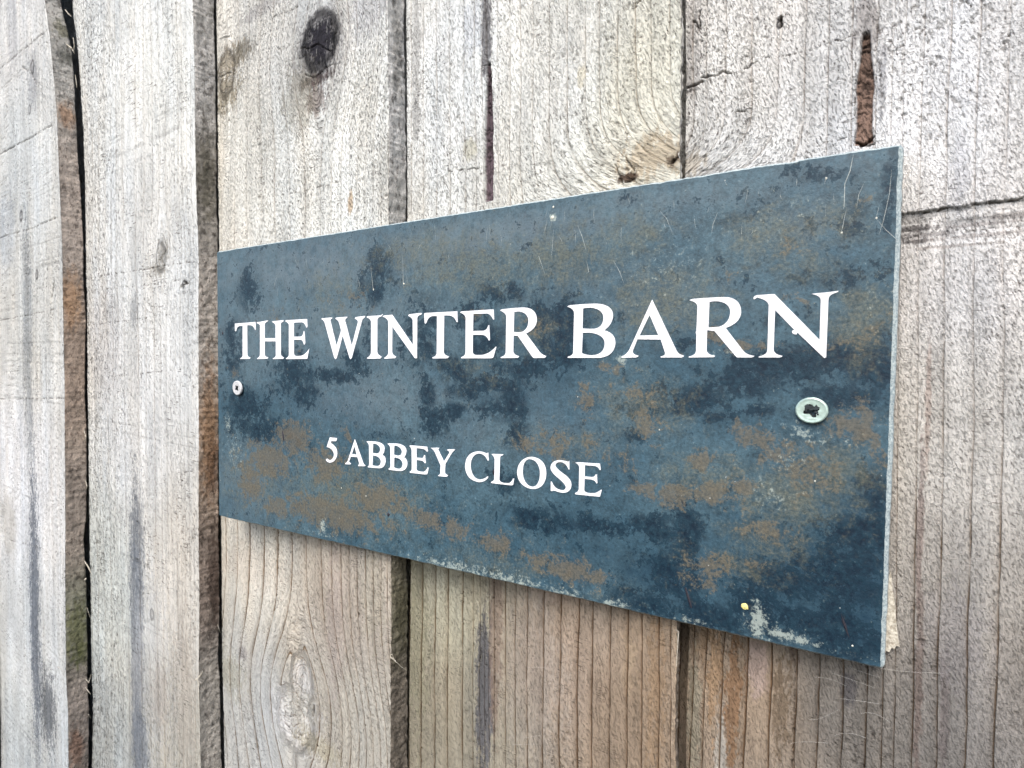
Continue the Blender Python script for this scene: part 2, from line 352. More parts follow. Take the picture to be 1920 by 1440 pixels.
SIDE_STAINS = [(1,118,45,16,20,(120,118,92),.7,.9),(1,125,95,16,20,(90,92,84),.7,.9),(1,125,215,14,30,(176,132,92),.6,.6),(1,133,560,18,60,(190,140,84),.5,.6),(1,145,1190,20,60,(124,126,84),.7,1.1),(1,152,1240,12,24,(100,106,62),.6,1.1),(1,142,1400,12,40,(140,92,62),.5,.7),
 (2,388,330,18,90,(84,80,62),.65,.95),(2,392,800,12,140,(176,124,64),.5,.7),(2,402,1100,8,110,(62,44,36),.75,.8),(2,400,880,8,60,(86,52,34),.5,.8),(3,745,100,6,120,(120,118,112),.6,.7),(3,750,1140,12,100,(84,82,54),.5,1.0)]
# cracks / splits / saw scores: board, [(px,py)...], half width mm, depth mm
CRACKS = [
 (1,[(0,128),(40,96),(88,56)],.45,.7),(1,[(0,288),(50,262),(98,234)],.5,.9),(1,[(0,446),(60,428),(108,407)],.4,.7),(1,[(42,125),(52,133),(58,120),(56,134),(68,158)],.6,1.2),(1,[(98,560),(103,525),(101,545)],1.0,1.6),(1,[(99,560),(101,640)],.25,.6),(1,[(0,600),(60,590),(115,577)],.35,.5),(1,[(0,748),(118,747)],.35,.5),(1,[(0,1008),(60,1022),(118,1040)],.3,.3),
 (1,[(35,100),(38,160),(37,200)],.2,.5),(1,[(66,1020),(72,1060)],.5,.8),(1,[(0,560),(116,530)],.2,.3),
 (2,[(262,688),(265,668),(264,690),(263,710)],.45,1.0),(2,[(265,700),(263,880)],.2,.4),(2,[(338,540),(347,531),(353,533),(346,529)],.8,1.5),(2,[(160,522),(290,502),(365,488)],.3,.4),(2,[(165,545),(300,532),(365,520)],.3,.4),(2,[(300,490),(315,465),(310,452)],.4,.8),
 (2,[(268,50),(270,62)],.5,1.0),(2,[(306,755),(309,775)],.25,.5),(2,[(165,610),(365,585)],.2,.25),(2,[(165,710),(365,690)],.2,.25),(2,[(272,960),(266,1060),(271,1200),(268,1440)],.3,.7),(2,[(246,1300),(254,1440)],.3,.6),
 (2,[(198,960),(199,1440)],.25,.5),(2,[(214,960),(213,1440)],.2,.4),(2,[(233,960),(231,1440)],.2,.3),
 (3,[(565,90),(578,92),(592,82),(606,88),(620,96)],.40,1.2),(3,[(598,85),(632,62)],.3,.7),(3,[(412,73),(433,67),(434,72)],.35,.9),(3,[(412,145),(426,138),(441,134)],.4,1.0),(3,[(570,140),(592,144),(612,125),(640,117)],.35,.8),(3,[(500,370),(560,360),(640,340)],.25,.4),(3,[(512,31),(560,12)],.2,.4),
 (3,[(586,1338),(588,1325),(586,1345)],.7,1.4),(3,[(543,1345),(555,1342)],.4,.8),(3,[(592,1395),(612,1420),(622,1440)],.25,.5),(3,[(520,120),(600,97)],.2,.3),(3,[(520,92),(575,75)],.2,.3),
 (4,[(908,-20),(911,40),(913,118)],.45,1.2),(4,[(1145,285),(1156,318),(1168,345)],.3,.9),(4,[(1174,298),(1190,322),(1188,335),(1168,345)],.28,.9),(4,[(840,322),(905,313)],.25,.6),(4,[(898,126),(930,115)],.3,.7),(4,[(1196,5),(1204,-4)],.4,.9),
 (4,[(926,1090),(928,1230),(926,1440)],.22,.8),(4,[(925,1350),(922,1440)],.15,.5),(4,[(1255,308),(1268,295),(1276,288)],.35,.9),(4,[(1260,305),(1262,300)],.7,1.3),
 (5,[(1278,166),(1300,161),(1316,155)],.55,1.4),(5,[(1317,146),(1345,142),(1350,134),(1372,138)],.4,1.0),(5,[(1300,40),(1314,55),(1312,20)],.4,1.0),(5,[(1430,108),(1480,106),(1520,92),(1600,66),(1680,48)],.13,.4),(5,[(1360,207),(1410,209)],.3,.8),(5,[(1395,128),(1425,114)],.3,.7),
 (5,[(1459,38),(1462,34),(1465,42),(1463,50)],.55,2.0),(5,[(1605,266),(1618,268),(1638,256)],.4,1.4),(5,[(1612,271),(1638,268)],.6,1.3),(5,[(1530,275),(1590,256)],.2,.5),(5,[(1695,400),(1750,392),(1820,384),(1880,376),(1940,368)],.32,1.0),
 (5,[(1690,455),(1700,448),(1760,432),(1920,424)],.15,.4),(5,[(1575,190),(1600,187)],.25,.6),(5,[(1603,262),(1603,110)],.15,.5),(5,[(1645,100),(1655,180)],.3,.4),(5,[(1488,1225),(1492,1260),(1485,1440)],.2,.5),
]
PITH = [(4,917,118,378,7.5,(98,84,90)),(5,1622,62,270,16,(128,106,94))]      # brown pith channels: board, px, py0, py1, half width px, sRGB

# resolution per board: (x fine window, dx, z window, dz, side count)
RES = {0: (-0.365, -0.365, .02, -0.4, 0.5, .02), 1: (-0.290, None, .0010, -0.27, 0.39, .0008), 2: (None, None, .0008, -0.265, 0.375, .00065),
       3: (None, None, .00052, -0.205, 0.315, .00048), 4: (None, None, .00034, -0.125, 0.242, .00036), 5: (None, 0.337, .00026, -0.055, 0.194, .00028), 6: (0.386, 0.386, .02, -0.4, 0.5, .02)}
ZMIN, ZMAX = -0.42, 0.52
PITS = {0: .5, 1: .75, 2: 1.0, 3: .85, 4: .78, 5: .95, 6: .8}
RINGS = {0: .4, 1: .25, 2: .6, 3: .85, 4: 1.1, 5: 1.0, 6: .8}

def axis(lo, hi, flo, fhi, step, coarse=.008):
    a = np.arange(flo, fhi, step)
    pre = np.arange(lo, flo, coarse) if flo > lo else []
    post = np.arange(fhi, hi, coarse) if hi > fhi else []
    r = np.concatenate([pre, a, post, [hi]]); return np.unique(np.round(r, 7))

def tintfield(cps, X, Z, y=TP, bi=None):
    wsum = 0; acc = 0
    for px, py, r, g, b in cps:
        p = at(px, py, y) if bi is None else fat(bi, px, py)[0]; d2 = ((X - p[0]) / .05) ** 2 + ((Z - p[2]) / .05) ** 2 + .05
        wt = 1 / d2 ** 1.6; wsum = wsum + wt; acc = acc + wt[..., None] * lin((r, g, b))
    return acc / wsum[..., None]

def splat(col, X, Z, st, seed):
    b, px, py, rx, ry, rgb, al, rag = st
    p, jx, jz = fjac(b, px, py); ex = rx * jx; ez = ry * jz
    sel = (abs(X - p[0]) < 2.3 * ex) & (abs(Z - p[2]) < 2.3 * ez)
    if not sel.any(): return
    x = X[sel]; z = Z[sel]
    d = np.sqrt(((x - p[0]) / ex) ** 2 + ((z - p[2]) / ez) ** 2)
    n = fbm(x * 900, z * 260, 4, seed) - .5; n2 = fbm(x * 2400, z * 1200, 2, seed + 9) - .5
    mk = sstep(1.22, .70, d + rag * (n * 1.7 + n2 * 1.1)) * min(1, al * 1.12)
    t = lin(rgb) * .8; t = t.mean() + (t - t.mean()) * .72
    col[sel] = col[sel] * (1 - mk[:, None]) + t * mk[:, None]

ALB = 1.08
fence = bpy.data.objects.new("timber_fence", None); COL.objects.link(fence); fence.location = (0, TP, ZMIN)
fence['label'] = "weathered rough-sawn feather-edge fence of overlapping vertical boards behind the slate sign"; fence['category'] = "fence"

def build_board(i):
    xlo, xhi, dx, zlo, zhi, dz = RES[i]
    first = i == 0
    xl_prev = XR[i - 1] if i else -0.53 * K
    mean_l = float(np.mean(xl_prev)); mean_r = float(np.mean(XR[i]))
    flo = mean_l - .004 if xlo is None else xlo
    fhi = mean_r if xhi is None else xhi
    L0 = mean_l - .062
    xa = axis(L0, mean_r, max(flo, L0), min(fhi, mean_r), dx)
    u = (xa - L0) / (mean_r - L0)                   # 0..1 across the face
    z = axis(ZMIN, ZMAX, zlo, zhi, dz)
    nz = len(z)
    xr = np.interp(z, ZS, XR[i]); xp = np.interp(z, ZS, xl_prev)
    yb = np.interp(z, ZS, YB[i]); yg = np.interp(z, ZS, YG[i - 1] if i else (TP + .016) * K)
    wob = (fbm(z * 55 + 3 * i, z * 0, 4, 50 + i) - .5) * .0009 + (vn(z * 900, z * 0, 70 + i) - .5) * .00045
    xr = xr + wob
    left = xp - .062
    X = left[:, None] + (xr - left)[:, None] * u[None, :]
    Z = np.repeat(z[:, None], len(xa), 1)
    slope = (TP - yg) / (xr - xp)
    Y = TP + (X - xr[:, None]) * slope[:, None]
    Y = Y + .008 * sstep(.0004, -.0012, X - xp[:, None])
    if i == 5:
        tt = np.clip((X - xp[:, None]) / (xr - xp)[:, None], -.4, 1); Y = TP + (yg - TP)[:, None] * np.where(tt > 0, (1 - tt) ** 3.2, 1 - 2.2 * tt) + .008 * sstep(.0004, -.0012, X - xp[:, None])
    # ---- grain field
    gx = X.copy()
    inside = np.zeros_like(X); kg = np.zeros_like(X); kdark = np.zeros_like(X); swirl = np.zeros_like(X)
    for (kx, kz, r, reach, rings, dk, *asp) in KNOTS.get(i, []):
        p = fat(i, kx, kz)[0]; r *= 1e-3; reach *= 1e-3; rz = r * (asp[0] if asp else 1.35)
        n = (fbm(X * 300, Z * 300, 3, int(kx)) - .5) * .5
        du = X - p[0]; dv = Z - p[2]
        sgn = np.where(du >= 0, 1.0, -1.0)
        soft = np.sqrt(du ** 2 + (r * .25) ** 2)
        push = r * 1.5 * np.exp(-(dv / reach) ** 2) * np.exp(-(soft / (r * 4)) ** 1.0) * du / soft
        gx -= push
        d = np.sqrt((du / r) ** 2 + (dv / rz) ** 2) + n * .6
        mk = sstep(1.15, .85, d); inside = np.maximum(inside, mk); kg = np.where(d < 1.25, d * rings, kg)
        kdark = np.maximum(kdark, sstep(1.35, .95, d) * sstep(.5, 1.0, d) * dk * 1.2 + mk * dk * .5)
    if i == 4:
        z0 = fat(4, 1230, 345)[0][2]; gx -= .034 * sstep(.035, -.012, Z - z0) ** 1.6 * sstep(-.12, -.02, Z - z0 + .06) * sstep(.165, .245, X) * (Z > z0 - .06)
    if i == 5:
        z0 = fat(5, 1300, 345)[0][2]; gx += .030 * sstep(.022, -.012, Z - z0) ** 1.6 * sstep(.285, .243, X) * (Z > z0 - .06)
    gx += (fbm(X * 12 + i * 5, Z * 7, 3, 11 + i) - .5) * .004
    lines = {2: B2L, 3: B3L, 4: B4L, 5: B5L}.get(i)
    if lines is not None:
        ls = np.sort(lines); ext = np.concatenate([[ls[0] - .03], ls, [ls[-1] + .03]])
        gv = np.concatenate([[-4], np.arange(len(ls)), [len(ls) + 3]])
        grain = np.interp(gx, ext, gv)
    else:
        grain = gx / .0065 + (vn(gx * 300, Z * 0, 5) - .5)
    grain = grain * (1 - inside) + inside * (kg + .4)
    guv = np.stack([gx * (1 - .6 * inside) + .6 * inside * kg * .002, Z, np.full_like(X, i * .37)], -1) * {1: .5, 2: .45, 3: .72}.get(i, 1)
    # ---- base colour, painted light falloff included
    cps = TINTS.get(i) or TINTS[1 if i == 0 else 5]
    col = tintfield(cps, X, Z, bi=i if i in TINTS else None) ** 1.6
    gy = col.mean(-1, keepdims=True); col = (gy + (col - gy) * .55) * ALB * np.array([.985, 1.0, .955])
    for k, st in enumerate(STAINS):
        if st[0] == i: splat(col, X, Z, st, 200 + k)
    n1 = fbm(gx * 420, Z * 26, 4, 90 + i) - .5; n2 = fbm(X * 60, Z * 45, 3, 30 + i) - .5
    col = col * (1 + .46 * n1 + .26 * n2)[..., None]
    warm = fbm(X * 70, Z * 16, 3, 130 + i) - .5
    col = col * (1 + warm[..., None] * np.array([.09, .01, -.09]))
    col = col * (1 - np.clip(kdark, 0, .8))[..., None] ** np.array([1., 1.02, 1.0])
    # ---- relief (metres, positive towards the viewer)
    h = np.zeros_like(X)
    h += (fbm(X * 45, Z * 9, 3, 300 + i) - .5) * .0011
    rr = PITS[i] * (.55 + .9 * fbm(X * 55, Z * 22, 3, 340 + i))
    if i == 2: rr = rr * (1.25 - .75 * sstep(.35, .6, u)[None, :])
    if i == 5: rr = rr * (.75 + .5 * sstep(.30, .0, (X - mean_l) / .1))
    fr = grain - np.floor(grain)
    ring = np.clip((fr - .75) / .2, 0, 1) * np.clip((1 - fr) / .05, 0, 1)
    h -= ring * .00012 * RINGS[i]
    a = fbm(gx * 1000, Z * 260 + gx * 120, 3, 400 + i, .6) - .5
    h += a * .0006 * rr
    b = fbm(gx * 2200 + 5, Z * 300, 2, 440 + i) - .5
    h += b * .00014
    pore = np.zeros_like(X)
    # torn cavities, in short rows leaning along the saw scores
    tn = fbm(gx * 1100 + Z * 300, Z * 700, 3, 500 + i, .6); tm = fbm(X * 50, Z * 18, 2, 520 + i)
    torn = sstep(.64, .78, tn) * sstep(.45, .68, tm) * min(PITS[i] * 1.2, 1)
    h -= torn * .00045; pore = np.maximum(pore, torn * .6)
    # saw scores across the board
    zz = Z + X * .01 + (fbm(X * 40, Z * 0 + i, 2, 610) - .5) * .0006
    sc = vn(zz * 700, zz * 0 + i, 620 + i); lv = vn(zz * 60, zz * 0, 630 + i) * fbm(X * 120, Z * 60, 2, 640)
    score = sstep(.80, .95, sc) * sstep(.22, .42, lv) * {1: .9, 2: .8, 3: .5, 4: .25, 5: .3}.get(i, .4)
    h -= score * .00016; col = col * (1 - .28 * score)[..., None]
    if i == 5:                                                               # torn ledge right of the sign
        za_ = np.interp(X[0], *[q_[np.argsort(fat(5, [1695, 1750, 1820, 1940], [400, 393, 385, 369])[:, 0])] for q_ in fat(5, [1695, 1750, 1820, 1940], [400, 393, 385, 369])[:, [0, 2]].T])[None, :]
        jag = (fbm(X * 600, Z * 0, 3, 651) - .5) * .0012
        led = sstep(.0002, -.0002, Z - za_ - jag) * sstep(-.011, -.004, Z - za_) * sstep(.275, .29, X)
        h -= led * .0010; gx2 = fbm(X * 60, Z * 1500, 3, 652); h -= led * (gx2 - .5) * .0006; col = col * (1 - led * .35 * sstep(.5, .62, gx2))[..., None]
    pore = pore * (1 - .6 * inside)
    h += inside * .0003 * fbm(X * 700, Z * 700, 3, 650)
    for (bi, px, y0, y1, hw, rgb) in PITH:
        if bi != i: continue
        p0, jx, _ = fjac(i, px, (y0 + y1) / 2); za = fat(i, px, y0)[0][2]; zb = fat(i, px, y1)[0][2]
        t = np.clip((za - Z) / (za - zb), 0, 1)
        half = hw * jx * np.clip(.42 + t * 1.3, .3, 1.0) * (1 + .25 * (fbm(Z * 200, Z * 0, 2, 7) - .5))
        mk = sstep(1.08, .92, abs(X - p0[0]) / half) * sstep(-.02, .02, (za - Z) / (za - zb)) * sstep(.0, .01, (Z - zb) / (za - zb))
        cr = vn(Z * 1500 + fbm(X * 900, Z * 300, 2, 8) * 5, X * 500, 9)
        ck = sstep(.58, .72, cr) * (1 - .5 * t)
        col = col * (1 - mk[..., None]) + mk[..., None] * lin(rgb) * .8 * (1.05 - .55 * ck)[..., None] * (.7 + .6 * t)[..., None]
        h -= mk * (.0011 + .0005 * ck); pore = pore * (1 - mk) + mk * ck * .8
        edge = sstep(1.5, 1.05, abs(X - p0[0]) / half) * (1 - mk) * ((Z < za) & (Z > zb))
        col = col * (1 - .35 * edge * (X < p0[0]))[..., None]
    for (bi, pts, hw, dep) in CRACKS:
        if bi != i: continue
        P = fat(i, *poly(pts)); q = P[:, [0, 2]]; hw *= 1e-3 * .62; dep *= 1e-3
        lo = q.min(0) - .004; hi = q.max(0) + .004
        sel = (X > lo[0]) & (X < hi[0]) & (Z > lo[1]) & (Z < hi[1])
        if not sel.any(): continue
        x = X[sel] + (fbm(X[sel] * 700, Z[sel] * 700, 2, 710) - .5) * .0008; zz_ = Z[sel] + (fbm(X[sel] * 500, Z[sel] * 500, 3, 720) - .5) * .0014
        best = np.full(x.shape, 9.)
        for a0, b0 in zip(q[:-1], q[1:]):
            ab = b0 - a0; t = np.clip(((x - a0[0]) * ab[0] + (zz_ - a0[1]) * ab[1]) / (ab @ ab + 1e-12), 0, 1)
            best = np.minimum(best, np.hypot(x - a0[0] - t * ab[0], zz_ - a0[1] - t * ab[1]))
        wv = hw * (.45 + 1.1 * fbm(x * 350, zz_ * 350, 2, 730)) * (sstep(.36, .56, fbm(x * 500, zz_ * 900, 2, 735)) + .05 if hw < .0002 else 1)
        mk = sstep(1.35, .6, best / wv)
        h[sel] -= mk * dep; pore[sel] = np.maximum(pore[sel], mk)
    endf = np.clip((X[:, -1:] - X) / .0012, 0, 1)
    h = h * (.25 + .75 * endf)
    h -= (1 - np.sqrt(np.clip(endf, 0, 1))) * .0004                              # arris worn round
    if i < 5: h = np.minimum(h, .0002 + .006 * (1 - u)[None, :])
    Y = Y - h
    # ---- thick edge facing the viewer's right
    ns = {0: 4, 5: 4, 6: 4, 4: 14, 3: 26, 2: 22, 1: 20}[i]
    t = np.linspace(0, 1, ns + 1)[1:]
    SY = TP + (yb - TP)[:, None] * t[None, :]; SZ = np.repeat(z[:, None], ns, 1)
    rgh = (fbm(SY * 420 + SZ * 160, SZ * 420 - SY * 200, 4, 800 + i) - .5) * .0013 + (fbm(SY * 90, SZ * 35, 3, 810 + i) - .5) * .0018
    SX = xr[:, None] + rgh * np.minimum(1, t * 5)[None, :]
    sc2 = SIDES.get(i) or [(385, 350, 150, 140, 120)]
    scol = tintfield([(a_, b_, c_, d_, e_) for a_, b_, c_, d_, e_ in sc2], SX, SZ) * ALB * 1.6
    gy = scol.mean(-1, keepdims=True); scol = (gy + (scol - gy) * .38) * .80
    scol = scol * (1 + .5 * (fbm(SY * 500, SZ * 60, 4, 830 + i) - .5) + .4 * (fbm(SY * 200, SZ * 200, 3, 840 + i) - .5))[..., None]
    if i == 2:                                                                   # slanting saw kerfs on the fresh edge
        zk = (SZ + SY * 1.3 + .0) * 150; kf = sstep(.70, .95, zk - np.floor(zk)) * sstep(.12, .06, SZ) * sstep(-.06, .0, SZ)
        scol = scol * (1 + .35 * kf)[..., None]; SX = SX + kf * .0004
    for k, st in enumerate(SIDE_STAINS):
        if st[0] != i: continue
        bb, px, py, rx, ry, rgb, al, rag = st
        p, jx, jz = jac(px, py, TP + .006); ez = ry * jz
        fx_ = np.interp(p[2], ZS, XR[i]); yc = float(depth_at(px, py, fx_)); ey = .002 + rx * .00028
        d = np.sqrt(((SY - yc) / ey) ** 2 + ((SZ - p[2]) / ez) ** 2)
        mk = sstep(1.3, .4, d + rag * 1.6 * (fbm(SY * 700, SZ * 350, 4, 860 + k) - .5)) * al
        scol = scol * (1 - mk[..., None]) + lin(rgb) * .8 * mk[..., None]
    spore = sstep(.62, .74, fbm(SY * 700 + SZ * 150, SZ * 420, 3, 880 + i)) * .8
    # ---- back and feather edge close the section
    bx = np.stack([left + (xr - left) * .5, left - .0005, left - .0005], 1)
    y_left = TP + (left - xr) * slope + .010
    th = (yb - TP)
    by = np.stack([(yb + y_left + .005) / 2, y_left + .005, y_left + .002], 1)
    bz = np.repeat(z[:, None], 3, 1)
    AX = np.concatenate([X, SX, bx], 1); AY = np.concatenate([Y, SY, by], 1); AZ = np.concatenate([Z, SZ, bz], 1)
    nc = AX.shape[1]
    V = np.stack([AX, AY - TP, AZ - ZMIN], -1).reshape(-1, 3)
    ii = np.arange(nz - 1)[:, None] * nc; jj = np.arange(nc)[None, :]; j2 = (jj + 1) % nc
    F = np.stack([ii + jj, ii + j2, ii + nc + j2, ii + nc + jj], -1).reshape(-1, 4)
    o = mesh_obj("board", V, F, M_WOOD, fence, smooth=True)
    ex = lambda A, S_, fill: np.concatenate([A, S_, np.full((nz, 3) + A.shape[2:], fill)], 1)
    C3 = ex(np.clip(col, .004, .85), np.clip(scol, .004, .8), .18)
    attr(o, 'tint', 'FLOAT_COLOR', np.concatenate([C3, np.ones(C3.shape[:2] + (1,))], -1).reshape(-1, 4))
    attr(o, 'grain', 'FLOAT', ex(grain, SY * 260 + i, 0.).ravel())
    sg = np.stack([SY + .9, SZ, np.full_like(SY, 3. + i)], -1)
    attr(o, 'guv', 'FLOAT_VECTOR', ex(guv, sg, 0.).reshape(-1, 3))
    rl = RINGS[i] * (.6 + .8 * fbm(gx * 160, Z * 8, 2, 900 + i))
    rl = rl * (1 - inside * .45) * (1 - 3.6 * inside * (1 - inside))
    if i in (3, 4, 5): rl = rl * (.66 + 1.35 * sstep(.08, -.01, Z))
    attr(o, 'ring', 'FLOAT', ex(rl, np.full_like(SY, .15), 0.).ravel())
    rr = rr * (.62 + .38 * sstep(-.02, .06, Z)) if i > 2 else rr
    attr(o, 'rough', 'FLOAT', ex(np.clip(rr, 0, 1.3), np.full_like(SY, .55), 0.).ravel())
    attr(o, 'pore', 'FLOAT', ex(np.clip(pore, 0, 1), spore, 0.).ravel())
    return o

BOARD_LABEL = {1: "board with a sawn knot and grey streak, brown bark-edged side", 2: "silvery board with a dark blue-grey streak low down",
               3: "board with a big black knot above the sign and a pale double knot below", 4: "board with a short dark pith channel and even ring lines",
               5: "board with torn pitted grain and a brown pith channel"}
BO = {}
for i in range(7):
    BO[i] = build_board(i)
    if i in BOARD_LABEL: BO[i]['label'] = BOARD_LABEL[i]

# ------------------------------------------------------------------ slate sign
sign = bpy.data.objects.new("house_sign", None); COL.objects.link(sign)
sign['label'] = "blue-grey slate house sign with rust blotches and white lettering screwed to the timber fence"; sign['category'] = "sign"

CR = [at(406, 472), at(1690, 270), at(1655, 1254), at(410, 967)]       # TL TR BR BL
CR = [np.array([c[0], c[2]]) for c in CR]
OCHRE = [(550,820,38,38,1),(505,862,50,35,1),(610,870,46,40,.9),(472,905,26,40,1),(620,962,110,36,1),(705,935,60,40,.95),(520,950,28,22,1),(650,810,12,36,.7),(455,870,26,50,.6),(800,972,45,22,.9),(850,992,40,22,.9),(930,1018,38,22,1),(1010,1050,40,22,.8),(1065,1070,60,28,1),(1120,1082,30,16,.9),
 (990,830,30,22,.75),(1045,835,40,45,.7),(1110,838,26,30,.6),(1100,750,22,38,.8),(1190,735,60,30,.65),(1215,790,36,50,.7),(1160,860,60,36,.5),(1318,862,26,24,1),(1335,925,50,26,1),(1260,930,60,24,.95),(1390,912,34,18,1),(1200,915,50,18,.8),(1440,1000,60,26,.8),(1330,1060,50,26,.9),(1310,1090,40,20,.7),(1420,1060,40,12,.6),
 (1400,815,40,30,.9),(1450,850,60,40,.8),(1520,880,70,60,.75),(1600,800,70,45,.85),(1640,850,36,40,.7),(1640,620,46,40,.6),(1580,650,60,20,.6),(1400,650,60,14,.8),(1340,630,26,22,.8),(1490,560,50,16,.5),(1465,455,50,30,.5),(1625,370,30,40,.4),(1360,520,26,20,.4),(925,690,26,14,.5),(890,590,24,16,.6),(1000,612,30,20,.7),(1140,690,40,14,.6),(520,590,40,20,.5),(660,560,70,22,.5),(440,700,16,16,.6),(560,655,14,40,.4)]
DEEP = [(1500,1080,230,120,.8),(1600,1150,120,130,1),(1580,700,170,60,.6),(1200,1070,150,60,.7),(1000,650,150,90,.5),(1640,1000,60,120,.9)]  # broad dark slate tone; weaker reflection at lower right is painted in
DARK = [(712,498,24,32,1),(702,545,24,22,.9),(467,540,18,38,.85),(435,660,18,60,.7),(462,760,38,26,1),(480,800,50,24,.9),(550,700,34,36,.9),(570,740,26,22,.9),(620,705,50,14,.8),(668,680,22,26,.9),(690,640,16,30,.5),(790,630,34,50,.8),(850,690,34,26,.9),(880,730,40,18,.9),(925,552,26,18,1),(880,590,26,24,.9),(962,545,16,14,.9),(905,640,36,30,.9),(1015,590,20,36,.9),(1045,640,36,36,1),(990,690,60,18,1),(930,720,50,14,.9),(965,760,24,36,1),(970,810,20,30,.9),(815,790,26,24,1),(850,770,24,14,1),(800,750,14,40,.9),(920,765,30,20,.8),(1065,600,40,34,1),(1062,665,30,26,.9),(720,820,40,12,.4),
 (1250,770,80,14,.6),(1300,745,70,24,1),(1390,715,60,30,1),(1450,690,90,30,1),(1560,670,100,30,1),(1640,690,44,60,1),(1570,740,60,22,1),(1420,770,36,14,.8),(1340,780,30,12,.8),(1020,970,80,18,1),(1120,985,60,16,1),(1000,985,60,10,.8),(1230,990,60,22,.9),(1280,1000,30,60,1),(1250,1080,60,36,1),(1210,1130,60,24,.9),(1330,1160,60,34,1),(1480,1090,100,36,1),(1420,1130,60,40,.9),(1540,1060,60,46,1),(1600,1000,60,36,1),(1640,930,36,40,1),(1620,1090,50,70,1),(1580,1180,80,50,1),(1500,1160,80,30,.9),(1440,1180,50,20,.8),(1190,820,24,12,.7),(1290,640,30,14,.5),(1460,600,40,14,.5),(1560,520,80,24,.45),(1600,420,40,40,.4),(1670,360,18,70,.6),(1540,330,80,16,.5),(945,900,20,26,.7),(1390,410,70,14,.35),(1150,600,30,12,.4)]
PALE = [(600,1000,60,8,.5),(760,1055,60,12,.6),(860,1068,90,17,.8),(960,1090,70,18,.75),(1060,1115,60,14,.75),(1150,1135,40,12,.85),(1420,1165,22,34,1.05),(1460,1190,30,14,1),(1500,1200,40,12,.9),(1300,1165,30,8,.8),(1500,812,34,14,.75),(1540,826,40,10,.55),(1590,830,34,10,.4),(1480,870,30,26,.5),(1450,930,50,30,.5),(605,985,6,16,1),(427,795,6,20,.8),(440,850,18,40,.5),(1165,676,12,8,1),(1370,660,60,6,.6),(1037,408,7,12,1),(1250,500,90,60,.35),(1500,400,120,50,.3),(1640,560,40,60,.3),(1580,1225,60,6,.5),(1490,775,60,40,.3)]
DUST_SHEEN = [(560,500,240,60,1),(470,620,120,100,.8),(640,620,200,80,.8),(700,740,160,60,.7),(900,440,300,40,.9),(1250,370,350,40,.6),(1600,310,120,30,.6),(450,900,80,100,.5),(900,790,200,80,.4),(1150,560,300,90,.35),(1500,400,200,80,.4)]  # dust film plus the pale grazing sheen, painted at left and top
OLIVE = [(800,470,130,40,.8),(880,500,130,50,.9),(620,540,70,60,.6),(1050,480,120,60,.9),(1180,450,90,50,.8),(1240,560,110,70,.9),(1440,440,90,60,.9),(1560,420,70,60,.7),(1620,600,70,80,1),(1500,500,90,40,.6),(1480,930,110,60,1),(1560,880,90,60,1),(1440,1010,90,50,.8),(1330,900,110,50,.8),(660,930,130,70,.9),(1200,760,100,60,.8),(1060,830,120,30,.7),(1000,620,60,40,.7),(480,900,80,60,.7),(950,1060,180,50,.6),(1370,1060,110,30,.7),(880,700,80,40,.4)]

def mask(lst, X, Z):
    m_ = np.zeros_like(X)
    for px, py, rx, ry, s in lst:
        p, jx, jz = jac(px, py, 0.)
        d = ((X - p[0]) / (rx * jx)) ** 2 + ((Z - p[2]) / (ry * jz)) ** 2
        m_ = np.maximum(m_, s * np.exp(-d * .75))
    return m_

